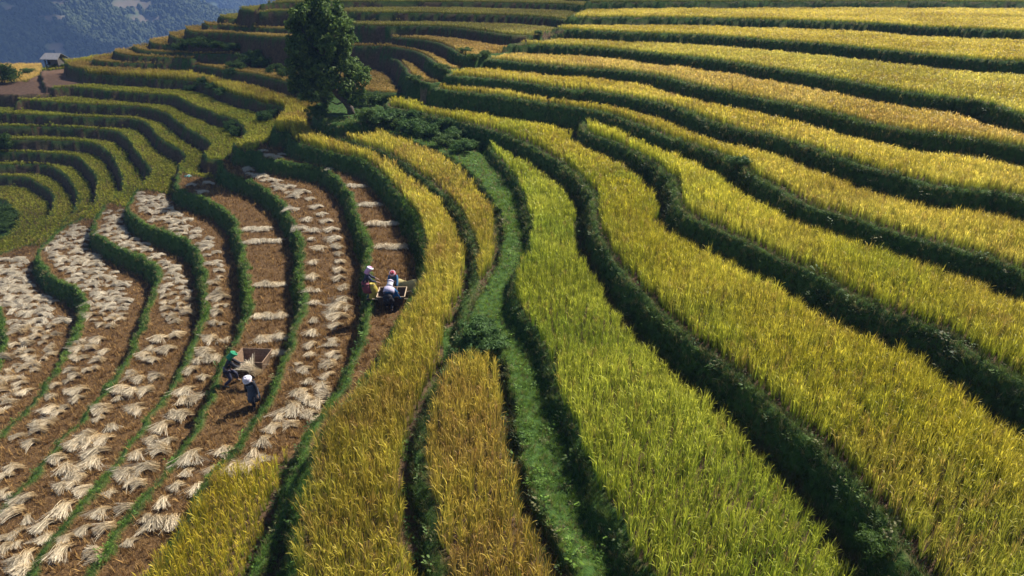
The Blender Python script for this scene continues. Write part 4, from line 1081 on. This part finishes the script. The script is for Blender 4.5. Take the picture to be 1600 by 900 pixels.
row('F1', [(412, 237), (422, 245), (440, 240), (432, 247)], R(20), 0.4)
FIELDW = {'F1': 'the strip with three harvesters', 'F2': 'the strip between the two harvesting teams', 'F3': 'the strip with two harvesters', 'F4': 'the strip just left of the two harvesters', 'F5': 'the second strip left of the two harvesters', 'F6': 'the third strip left of the two harvesters', 'F7': 'the leftmost strip'}
for (x, y, a, f, s) in list(SPOTS):                # a second handful dropped beside many of them
    if f in ('F2', 'F4', 'F5', 'F6') and y < 29 and sr.random() < 0.45:
        b_ = a + sr.normal(0, 0.5)
        SPOTS.append((x + math.sin(a) * 0.34 * sr.choice((-1, 1)) + sr.normal(0, 0.08), y + sr.normal(0, 0.2), b_, f, s * 0.85))
good = []
for (x, y, a, f, s) in SPOTS:
    ri, ci = gidx(x, y)
    if not STUB[ri, ci] or DIN[ri, ci] < 0.38 or TOE[ri, ci] < 0.2 or KEYS[OWN[ri, ci]] != f: continue
    P_ = np.array((x, y, float(ground(x, y))))
    px, py, dep = to_px(P_)
    if not (-40 < px < 1640 and -20 < py < 930): continue
    good.append((dep, P_, a, f, s))
good.sort(key=lambda q: q[0])
for i, (dep, P_, a, f, s) in enumerate(good[:300]):
    o = bpy.data.objects.new('straw_sheaf', SHEAF[i % 12][0]); COL.objects.link(o)
    o.location = P_ + (0, 0, 0.02); o.rotation_euler = (random.uniform(-0.08, 0.08), random.uniform(-0.08, 0.08), a); o.scale = (s * random.uniform(0.7, 1.0), s * random.uniform(0.65, 1.1), s * random.uniform(0.7, 1.5))
    px, py, _ = to_px(P_)
    part_ = 'at the near end' if py > 640 else ('in the middle' if py > 420 else 'at the far end')
    tag(o, 'cut straw sheaf %s of %s' % (part_, FIELDW[f]), 'straw sheaf', 'straw sheaves %s of %s' % (part_, FIELDW[f]))
V, F, B = [], [], []
for i, (dep, P_, a, f, s) in enumerate(good[300:]):
    me, v_, f_, b_ = SHEAF[i % 12]
    c, sn = math.cos(a), math.sin(a); i0 = len(V)
    V.extend((P_[0] + (q[0] * c - q[1] * sn) * s, P_[1] + (q[0] * sn + q[1] * c) * s, P_[2] + 0.02 + q[2] * s) for q in v_)
    F.extend(tuple(i0 + k for k in q) for q in f_); B.extend(b_)
if V:
    o = mesh_obj('cut_straw', V, F, STRAW); a = o.data.attributes.new('bladevar', 'FLOAT', 'POINT'); a.data.foreach_set('value', np.array(B, np.float32))
    tag(o, 'more cut straw at the far ends of the harvested strips', kind='stuff')
print('SHEAVES', len(good))

# ------------------------------------------------------------------ threshing boxes and field gear
WOOD = plain_mat('worn_wood', (0.20, 0.125, 0.070), 0.75, 0.4, 16, 0.4)
WOODL = plain_mat('pale_wood', (0.42, 0.31, 0.19), 0.7, 0.3, 16, 0.3)
def quadprism(bm, a, b, c, d, th):
    """a board: four corners and a thickness along its own normal"""
    a, b, c, d = map(Vector, (a, b, c, d)); nrm = (b - a).cross(d - a).normalized() * th
    vs = [bm.verts.new(q) for q in (a, b, c, d, a + nrm, b + nrm, c + nrm, d + nrm)]
    for f in ((3, 2, 1, 0), (4, 5, 6, 7), (0, 1, 5, 4), (1, 2, 6, 5), (2, 3, 7, 6), (3, 0, 4, 7)): bm.faces.new([vs[i] for i in f])
def thresher(loc, rz, w, d, h, label, mats, rim=None):
    t = empty('threshing_box', loc, rz)
    fl = 0.13; wb, db = w / 2 - fl, d / 2 - fl; wt, dt = w / 2, d / 2
    bm = bmesh.new(); quadprism(bm, (-wb, -db, 0.03), (wb, -db, 0.03), (wb, db, 0.03), (-wb, db, 0.03), 0.02); bm_obj('bottom_board', bm, mats[0], t)
    cor = [((-wb, -db), (wb, -db), (wt, -dt), (-wt, -dt)), ((wb, db), (-wb, db), (-wt, dt), (wt, dt)), ((-wb, db), (-wb, -db), (-wt, -dt), (-wt, dt)), ((wb, -db), (wb, db), (wt, dt), (wt, -dt))]
    for i, (a, b, c, e) in enumerate(cor):
        for k in range(2):                          # two boards high
            z0, z1 = 0.03 + k * 0.5 * h, 0.03 + (k + 1) * 0.5 * h - 0.006
            f0, f1 = k * 0.5, (k + 1) * 0.5 - 0.008
            def mid(p, q, f): return tuple(p[j] + (q[j] - p[j]) * f for j in range(2))
            bm = bmesh.new()
            quadprism(bm, (*mid(a, e, f0), z0), (*mid(b, c, f0), z0), (*mid(b, c, f1), z1), (*mid(a, e, f1), z1), -0.028)
            bm_obj('side_board', bm, mats[0], t)
    for sx in (-1, 1):                              # carrying handles stick out at both ends
        for sy in (-1, 1):
            bm = bmesh.new(); tube(bm, [(sx * (wt - 0.06), sy * dt * 0.72, h * 0.72), (sx * (wt + 0.2), sy * dt * 0.74, h * 0.8)], [0.026, 0.02], 6); bm_obj('handle', bm, mats[1], t)
    for a, b in (((-wt, -dt), (wt, -dt)), ((wt, -dt), (wt, dt)), ((wt, dt), (-wt, dt)), ((-wt, dt), (-wt, -dt))):
        bm = bmesh.new(); tube(bm, [(a[0], a[1], h + 0.035), (b[0], b[1], h + 0.035)], [0.022, 0.022], 6); bm_obj('rim', bm, mats[1] if rim else mats[0], t)
    tag(t, label, 'box')
    return t
B1 = hit(391, 585); b1 = thresher((B1.x, B1.y + 0.46, B1.z), R(-4), 1.18, 0.98, 0.50, 'open wooden threshing box on the strip with two harvesters', (WOOD, WOODL))
B2 = hit(611, 482); b2 = thresher((B2.x, B2.y + 0.45, B2.z), R(2), 1.1, 0.9, 0.46, 'dark open threshing box with a pale rim among three harvesters', (plain_mat('dark_wood', (0.085, 0.052, 0.034), 0.8, 0.4, 16, 0.4), WOODL), True)
# woven mat standing behind the far box
MAT_ = plain_mat('woven_mat', (0.55, 0.46, 0.20), 0.8, 0.25, 40, 0.5, 0.2)
mt_ = empty('threshing_mat', (B2.x + 0.42, B2.y + 0.98, B2.z), R(2))
V, F = [], []
for i in range(13):
    u = i / 12
    x = -0.45 + 0.95 * u; yb = 0.12 * math.sin(u * 3.1); lean = 0.16 + 0.06 * math.sin(u * 7)
    h_ = 0.62 + 0.05 * math.sin(u * 9)
    for j in range(5):
        q = j / 4
        V.append((x, yb + lean * q + 0.05 * q * q, 0.02 + h_ * q)); 
for i in range(12):
    for j in range(4): F.append((i * 5 + j, (i + 1) * 5 + j, (i + 1) * 5 + j + 1, i * 5 + j + 1))
sh = mesh_obj('sheet', V, F, MAT_, mt_, True); md = sh.modifiers.new('thick', 'SOLIDIFY'); md.thickness = 0.014
for k in range(3):
    x = -0.4 + 0.42 * k; u = (x + 0.45) / 0.95
    bm = bmesh.new(); yb = 0.12 * math.sin(u * 3.1) + 0.03; tube(bm, [(x, yb, 0.0), (x, yb + 0.27, 0.68)], [0.012, 0.01], 6); bm_obj('stake', bm, WOODL, mt_)
tag(mt_, 'yellowish mat propped up behind the far threshing box', 'mat')
# grain sack
SACK = plain_mat('yellow_sack', (0.44, 0.34, 0.05), 0.6, 0.2, 14, 0.3, 0.15)
def sack(loc, rz, h, r, label, mat):
    s = empty('grain_sack', loc, rz)
    V, F = [], []
    prof = [(0.0, 0.0), (0.85, 0.0), (1.05, 0.1), (1.0, 0.35), (0.9, 0.6), (0.72, 0.8), (0.42, 0.9), (0.55, 1.0), (0.5, 1.0), (0.1, 0.93)]
    for i, (pr, pz) in enumerate(prof):
        for k in range(14):
            a = 2 * math.pi * k / 14; w = 1 + 0.07 * math.sin(3 * a + i) + 0.05 * math.sin(5 * a + 2 * i)
            V.append((pr * r * w * math.cos(a), pr * r * 0.8 * w * math.sin(a), pz * h))
    for i in range(len(prof) - 1):
        for k in range(14): F.append((i * 14 + k, i * 14 + (k + 1) % 14, (i + 1) * 14 + (k + 1) % 14, (i + 1) * 14 + k))
    mesh_obj('bag', V, F, mat, s, True)
    bm = bmesh.new(); tube(bm, [(r * 0.47 * math.cos(a), r * 0.4 * math.sin(a), 0.9 * h) for a in np.linspace(0, 6.28, 13)], [0.012] * 13, 5); bm_obj('tie_cord', bm, WOODL, s)
    tag(s, label, 'sack')
    return s
SK = hit(584, 466); sack((SK.x, SK.y, SK.z), 0.4, 0.66, 0.22, 'yellow grain sack held open beside the far threshing box', SACK)
# teal bag at the top of the box strip
TL = hit(294, 276)
tb = empty('cloth_bag', TL, R(-20)); tb.scale = (0.8, 0.8, 0.6)
TEAL = plain_mat('teal_cloth', (0.03, 0.26, 0.24), 0.7, 0.3, 20, 0.2); WHT = plain_mat('white_cloth', (0.75, 0.76, 0.74), 0.7, 0.1, 20)
V, F = [], []
for i in range(9):
    for j in range(7):
        u, v = i / 8, j / 6
        V.append((-0.32 + 0.64 * u, -0.2 + 0.4 * v, 0.16 * math.sin(math.pi * u) ** 0.6 * math.sin(math.pi * v) ** 0.6 + 0.02 * math.sin(9 * u + 5 * v) + 0.03))
for i in range(8):
    for j in range(6): F.append((i * 7 + j, (i + 1) * 7 + j, (i + 1) * 7 + j + 1, i * 7 + j + 1))
mesh_obj('bag', V, F, TEAL, tb, True)
bm = bmesh.new(); tube(bm, [(0.02 + 0.12 * q, -0.22 + 0.44 * q, 0.06 + 0.17 * math.sin(math.pi * q)) for q in np.linspace(0, 1, 7)], [0.03] * 7, 6); bm_obj('stripe', bm, WHT, tb)
tag(tb, 'small teal cloth bag with a white band at the head of a stubble strip', 'bag')
# dry stalks leaning at the end of a bank
DS = hit(665, 161)
DRY = plain_mat('dry_stalk', (0.20, 0.14, 0.08), 0.85, 0.4, 10, 0.3)
ds = empty('dry_stalk_bundle', DS)
for k in range(26):
    x = -0.42 + 0.034 * k + random.uniform(-0.02, 0.02)
    bm = bmesh.new(); tube(bm, [(x, random.uniform(-0.1, 0.1), -0.05), (x * 0.92 + random.uniform(-0.03, 0.03), 0.14, 0.55), (x * 0.85 + random.uniform(-0.06, 0.06), 0.26 + random.uniform(-0.05, 0.05), random.uniform(0.9, 1.15))], [0.022, 0.017, 0.008], 5); bm_obj('stalk', bm, DRY, ds)
tag(ds, 'brown dry stalks standing against the end of a golden rice bank', 'stalks')

# ------------------------------------------------------------------ people
SKIN = plain_mat('skin', (0.33, 0.19, 0.12), 0.6, 0.1, 30)
HAIR = plain_mat('hair', (0.012, 0.010, 0.010), 0.5, 0.2, 40)
def cloth(name, c): return plain_mat(name, c, 0.85, 0.22, 22, 0.25)
def skin_obj(name, verts, edges, radii, mat, parent, root=0, sub=1):
    me = bpy.data.meshes.new(name); me.from_pydata([tuple(v) for v in verts], edges, []); me.update()
    o = bpy.data.objects.new(name, me); COL.objects.link(o); o.parent = parent
    md = o.modifiers.new('skin', 'SKIN'); md.use_smooth_shade = True; md.branch_smoothing = 0.3
    for i, r in enumerate(radii):
        sv = me.skin_vertices[0].data[i]; sv.radius = r if isinstance(r, tuple) else (r, r); sv.use_root = (i == root)
    ss = o.modifiers.new('smooth', 'SUBSURF'); ss.levels = sub; ss.render_levels = sub
    me.materials.append(mat)
    return o
def ik(a, b, l1, l2, pole):
    a, b, pole = Vector(a), Vector(b), Vector(pole)
    d = b - a; L = min(d.length, (l1 + l2) * 0.995)
    d.normalize()
    x = (l1 * l1 - l2 * l2 + L * L) / (2 * L); h = math.sqrt(max(0, l1 * l1 - x * x))
    pr = (pole - d * pole.dot(d)).normalized()
    return a + d * x + pr * h
def person(loc, rz, label, H=1.5, lean=20, hip=0.0, feet=((-0.11, 0.05), (0.11, -0.05)), hands=((-0.25, 0.3, 0.8), (0.25, 0.3, 0.8)), nod=10, cloth_=None, turn=0.0):
    """x to the person's right, y ahead; hands in metres for a 1.5 m figure"""
    p = empty('person', loc, rz)
    k = H / 1.5
    hz = 0.74 - hip
    pel = Vector((0, -0.02 - 0.10 * math.sin(R(lean)), hz))
    up_ = Vector((turn * 0.1, math.sin(R(lean)), math.cos(R(lean)))).normalized()
    waist = pel + up_ * 0.13; chest = pel + up_ * 0.34; neck0 = pel + up_ * 0.46
    nd = R(lean + nod) * 0.8
    hup = Vector((0, math.sin(nd), math.cos(nd))); hf = Vector((0, math.cos(nd), -math.sin(nd)))
    hb_ = neck0 + hup * 0.07; chin = hb_ + hup * 0.03 + hf * 0.045; mid = hb_ + hup * 0.10 + hf * 0.012; crown = hb_ + hup * 0.19
    nose = mid + hf * 0.105 - hup * 0.01
    V, E, Rr = [], [], []
    def v(q, r, par=None):
        V.append(Vector(q) * k); Rr.append((r[0] * k, r[1] * k) if isinstance(r, tuple) else r * k)
        if par is not None: E.append((par, len(V) - 1))
        return len(V) - 1
    i_p = v(pel, 0.115); i_w = v(waist, 0.10, i_p); i_c = v(chest, 0.115, i_w); i_n = v(neck0, 0.05, i_c)
    i_h = v(hb_, 0.048, i_n); i_m = v(mid, 0.083, i_h); i_t = v(crown, 0.055, i_m)
    v(nose, 0.014, i_m); v(chin, 0.034, i_h)
    arms, legs = [], []
    for s, hd in zip((-1, 1), hands):
        sh = chest + up_ * 0.06 + Vector((s * 0.155, 0, 0)); hd = Vector(hd)
        el = ik(sh, hd, 0.25, 0.235, Vector((s * 0.6, -0.5, -0.6)))
        d = (hd - el).normalized(); side = d.cross(Vector((0, 0, 1))); side = side.normalized() if side.length > 0.05 else Vector((1, 0, 0)); dn = side.cross(d)
        i_s = v(sh, 0.055, i_c); i_e = v(el, 0.040, i_s); i_wr = v(hd, 0.024, i_e)
        i_pa = v(hd + d * 0.05, (0.030, 0.018), i_wr)
        for f, (off, ln) in enumerate(((-0.027, 0.060), (-0.009, 0.072), (0.009, 0.068), (0.027, 0.052))):
            b0 = hd + d * 0.085 + side * off
            i_f = v(b0, 0.009, i_pa); i_g = v(b0 + d * ln * 0.5 + dn * -0.012, 0.008, i_f); v(b0 + d * ln * 0.8 + dn * -0.04, 0.007, i_g)
        i_th = v(hd + d * 0.035 - side * s * 0.036, 0.009, i_pa); v(hd + d * 0.065 - side * s * 0.05 - dn * 0.018, 0.008, i_th)
        arms.append((sh, el, hd))
    for s, ft in zip((-1, 1), feet):
        hp = pel + Vector((s * 0.08, 0, -0.04)); an = Vector((ft[0], ft[1], 0.07))
        kn = ik(hp, an, 0.36, 0.34, Vector((0, 1, 0.1)))
        i_hp = v(hp, 0.085, i_p); i_k = v(kn, 0.055, i_hp); i_a = v(an, 0.035, i_k); v(an + Vector((0, 0.13, -0.035)), (0.036, 0.024), i_a)
        legs.append((hp, kn, an))
    skin_obj('body', V, E, Rr, SKIN, p)
    c = cloth_
    # face
    for s in (-1, 1):
        bm = bmesh.new(); bmesh.ops.create_icosphere(bm, subdivisions=1, radius=0.011 * k); bmesh.ops.translate(bm, vec=(mid + hf * 0.082 + hup * 0.018 + Vector((s * 0.032, 0, 0))) * k, verts=bm.verts); bm_obj('eye', bm, HAIR, p)
    bm = bmesh.new(); tube(bm, [(mid + hf * 0.078 - hup * 0.05 + Vector((x, 0, 0))) * k for x in (-0.022, 0, 0.022)], [0.005, 0.008, 0.005], 5); bm_obj('mouth', bm, plain_mat('lips', (0.25, 0.09, 0.07), 0.6), p)
    # jacket: torso and sleeves
    V, E, Rr = [], [], []
    i_p = v(pel + up_ * 0.0, 0.145); i_w = v(waist, 0.13, i_p); i_c = v(chest, 0.140, i_w); v(neck0 - up_ * 0.01, 0.07, i_c)
    for s, (sh, el, hd) in zip((-1, 1), arms):
        i_s = v(sh, 0.075, i_c); i_e = v(el, 0.060, i_s); v(el.lerp(hd, 0.86), 0.046, i_e)
    skin_obj('jacket', V, E, Rr, c['jacket'], p)
    V, E, Rr = [], [], []
    i_p = v(pel + Vector((0, 0, -0.01)), 0.13)
    for hp, kn, an in legs:
        i_hp = v(hp + Vector((0, 0, -0.03)), 0.10, i_p); i_k = v(kn, 0.072, i_hp); v(an + Vector((0, 0, 0.05)), 0.056, i_k)
    skin_obj('trousers', V, E, Rr, c['trousers'], p)
    for hp, kn, an in legs:
        V, E, Rr = [], [], []
        i0 = v(an + Vector((0, -0.025, 0.02)), 0.043); i1 = v(an + Vector((0, 0.05, -0.025)), (0.044, 0.036), i0); v(an + Vector((0, 0.14, -0.035)), (0.04, 0.026), i1)
        skin_obj('shoe', V, E, Rr, c.get('shoes', HAIR), p)
    # skirt or apron: a lofted wrap below the waist
    def loft(name, rings, mat, arc=(0, 2 * math.pi), seg=20, thick=0.012):
        Vv, Ff = [], []
        closed = abs(arc[1] - arc[0] - 2 * math.pi) < 1e-4
        n_ = seg if closed else seg + 1
        for (cen, ax, ay, rx, ry, wv) in rings:
            for q in range(n_):
                a = arc[0] + (arc[1] - arc[0]) * q / seg
                f = 1 + wv * math.sin(5 * a + 1) + wv * 0.6 * math.sin(9 * a)
                Vv.append((Vector(cen) + Vector(ax) * math.cos(a) * rx * f + Vector(ay) * math.sin(a) * ry * f) * k)
        for i in range(len(rings) - 1):
            for q in range(seg):
                Ff.append((i * n_ + q, i * n_ + (q + 1) % n_, (i + 1) * n_ + (q + 1) % n_, (i + 1) * n_ + q))
        o = mesh_obj(name, Vv, Ff, mat, p, True)
        md = o.modifiers.new('thick', 'SOLIDIFY'); md.thickness = thick
        return o
    X = Vector((1, 0, 0)); Yb = X.cross(up_) * -1
    Yb = up_.cross(X)
    if 'skirt' in c:
        L = c.get('skirt_len', 0.34)
        kneey = sum(l_[1].y for l_ in legs) / 2
        loft('skirt', [(pel + up_ * 0.10, X, Yb, 0.15, 0.125, 0.0), (pel, X, Yb, 0.175, 0.15, 0.02), (Vector((0, pel.y * 0.5 + kneey * 0.35, hz - L * 0.6)), X, Vector((0, 1, 0)), 0.20, 0.19, 0.04), (Vector((0, kneey * 0.6, hz - L)), X, Vector((0, 1, 0)), 0.215, 0.215, 0.06)], c['skirt'])
    if 'apron' in c:
        L = c.get('apron_len', 0.42)
        loft('apron', [(chest + up_ * 0.02, X, Yb, 0.165, 0.158, 0.0), (waist, X, Yb, 0.155, 0.148, 0.0), (pel, X, Yb, 0.18, 0.17, 0.02), (Vector((0, pel.y, hz - L * 0.6)), X, Vector((0, 1, 0)), 0.20, 0.195, 0.04), (Vector((0, pel.y + 0.02, hz - L)), X, Vector((0, 1, 0)), 0.215, 0.215, 0.05)], c['apron'])
    # headgear
    hx = X; hy = hf
    hc = mid + hup * 0.02
    sc_ = [(hc + hup * 0.115, hx, hy, 0.012, 0.012, 0), (hc + hup * 0.105, hx, hy, 0.06, 0.062, 0), (hc + hup * 0.07, hx, hy, 0.098, 0.105, 0.01), (hc + hup * 0.01, hx, hy, 0.108, 0.115, 0.015)]
    if c.get('style') == 'hat':
        loft('hat', sc_ + [(hc - hup * 0.005, hx, hy, 0.115, 0.12, 0.0), (hc - hup * 0.03, hx, hy, 0.145, 0.15, 0.02), (hc - hup * 0.055, hx, hy, 0.165, 0.175, 0.03)], c['head'])
        loft('hat_band', [(hc + hup * 0.045, hx, hy, 0.109, 0.116, 0.0), (hc + hup * 0.0, hx, hy, 0.116, 0.121, 0.0)], c['head2'])
    else:
        loft('headscarf', sc_ + [(hc - hup * 0.05 - hf * 0.03, hx, hy, 0.105, 0.10, 0.02), (hc - hup * 0.12 - hf * 0.055, hx, hy, 0.105, 0.085, 0.03), (hc - hup * 0.20 - hf * 0.05, hx, hy, 0.135, 0.105, 0.05)], c['head'], arc=(R(-232), R(52)), seg=22)
        loft('scarf_wrap', [(hc + hup * 0.085, hx, hy, 0.092, 0.10, 0.02), (hc + hup * 0.06, hx, hy, 0.122, 0.128, 0.04), (hc + hup * 0.025, hx, hy, 0.116, 0.122, 0.03)], c['head2'])
    if 'cape' in c:
        loft('cape', [(neck0 + up_ * 0.01, X, Yb, 0.075, 0.075, 0), (chest + up_ * 0.06, X, Yb, 0.20, 0.165, 0.02), (chest - up_ * 0.06, X, Yb, 0.215, 0.185, 0.04), (waist + up_ * 0.02, X, Yb, 0.215, 0.185, 0.06)], c['cape'])
    tag(p, label, 'person', 'harvesters on the stubble strips')
    return p
NAVY, BLACK, MAROON, TEALD = cloth('navy_cloth', (0.022, 0.024, 0.05)), cloth('black_cloth', (0.014, 0.014, 0.02)), cloth('maroon_cloth', (0.16, 0.035, 0.05)), cloth('dark_teal_cloth', (0.02, 0.06, 0.065))
PINK, WHITE, BLUE, RED, GREEN, SLATE, LAV = cloth('pink_cloth', (0.55, 0.28, 0.42)), cloth('white_scarf', (0.62, 0.58, 0.62)), cloth('blue_cloth', (0.03, 0.12, 0.24)), cloth('red_cloth', (0.40, 0.05, 0.08)), cloth('green_cloth', (0.015, 0.22, 0.10)), cloth('slate_cloth', (0.045, 0.06, 0.085)), cloth('lavender_cloth', (0.46, 0.41, 0.52))
H1 = hit(575, 468)
person(H1, R(-75), 'person in navy jacket, maroon skirt and pink-white headscarf beside the yellow sack', 1.5, 18, 0.02, ((-0.10, 0.04), (0.11, -0.03)), ((-0.2, 0.42, 0.80), (0.2, 0.42, 0.82)), 14, dict(jacket=NAVY, trousers=TEALD, skirt=MAROON, skirt_len=0.36, head=PINK, head2=WHITE))
H2 = (B2.x - 0.02, B2.y + 1.18, B2.z)
person(H2, R(185), 'person in blue jacket and red headscarf bending over the far side of the dark box', 1.45, 42, 0.05, ((-0.13, 0.1), (0.13, -0.05)), ((-0.16, 0.55, 0.62), (0.2, 0.52, 0.62)), 8, dict(jacket=BLUE, trousers=BLACK, head=RED, head2=cloth('pale_red_cloth', (0.55, 0.38, 0.40))))
H3 = (B2.x - 0.02, B2.y - 0.22, B2.z)
H3 = (H3[0], H3[1], float(ground(H3[0], H3[1])))
person(H3, R(-8), 'person in white headscarf and pale cape bending into the dark box', 1.45, 52, 0.06, ((-0.14, 0.12), (0.14, -0.12)), ((-0.2, 0.6, 0.56), (0.22, 0.58, 0.56)), 6, dict(jacket=BLUE, trousers=BLACK, skirt=BLACK, skirt_len=0.3, head=WHITE, head2=LAV, cape=LAV))
H4 = hit(362, 601)
person(H4, R(-70), 'person in black jacket and green headscarf swinging straw by the wooden box', 1.5, 26, 0.06, ((-0.16, 0.22), (0.16, -0.22)), ((-0.10, 0.48, 0.72), (0.12, 0.46, 0.74)), 18, dict(jacket=BLACK, trousers=NAVY, head=GREEN, head2=GREEN, shoes=TEALD))
H5 = hit(399, 637)
person(H5, R(168), 'person in pale hat and slate apron walking across the stubble below the wooden box', 1.45, 12, 0.01, ((-0.08, 0.14), (0.09, -0.12)), ((-0.24, 0.08, 0.60), (0.24, 0.02, 0.60)), 30, dict(jacket=BLACK, trousers=BLACK, apron=SLATE, apron_len=0.40, head=WHITE, head2=LAV, style='hat'))
# the straw bundle in the hands of the harvester at the box
hd = Vector((0.0, 0.52, 0.74)); rz4 = R(-70)
wpos = Vector((H4.x + hd.x * math.cos(rz4) - hd.y * math.sin(rz4), H4.y + hd.x * math.sin(rz4) + hd.y * math.cos(rz4), H4.z + hd.z))
o = bpy.data.objects.new('straw_bundle', SHEAF[2][0].copy()); COL.objects.link(o)
o.location = wpos + Vector((0.30, -0.14, -0.12)); o.rotation_euler = (0.1, R(20), R(-25)); o.scale = (0.95, 0.8, 0.9)
tag(o, 'bundle of cut rice held by the harvester in the green headscarf', 'straw bundle')
# blue cloth hanging at the side of the bending harvester
V, F = [], []
for i in range(6):
    for j in range(5):
        u, v_ = i / 5, j / 4
        V.append((0.34 * u * (0.4 + 0.6 * v_), 0.10 * math.sin(3 * u) + 0.05 * v_, -0.42 * v_ + 0.03 * math.sin(6 * u)))
for i in range(5):
    for j in range(4): F.append((i * 5 + j, (i + 1) * 5 + j, (i + 1) * 5 + j + 1, i * 5 + j + 1))
o = mesh_obj('blue_cloth', V, F, cloth('bright_blue_cloth', (0.04, 0.20, 0.48)), None, True)
o.location = (H3[0] + 0.14, H3[1] + 0.12, H3[2] + 0.86); md = o.modifiers.new('thick', 'SOLIDIFY'); md.thickness = 0.01
tag(o, 'bright blue cloth hanging beside the harvester in the pale cape', 'cloth')
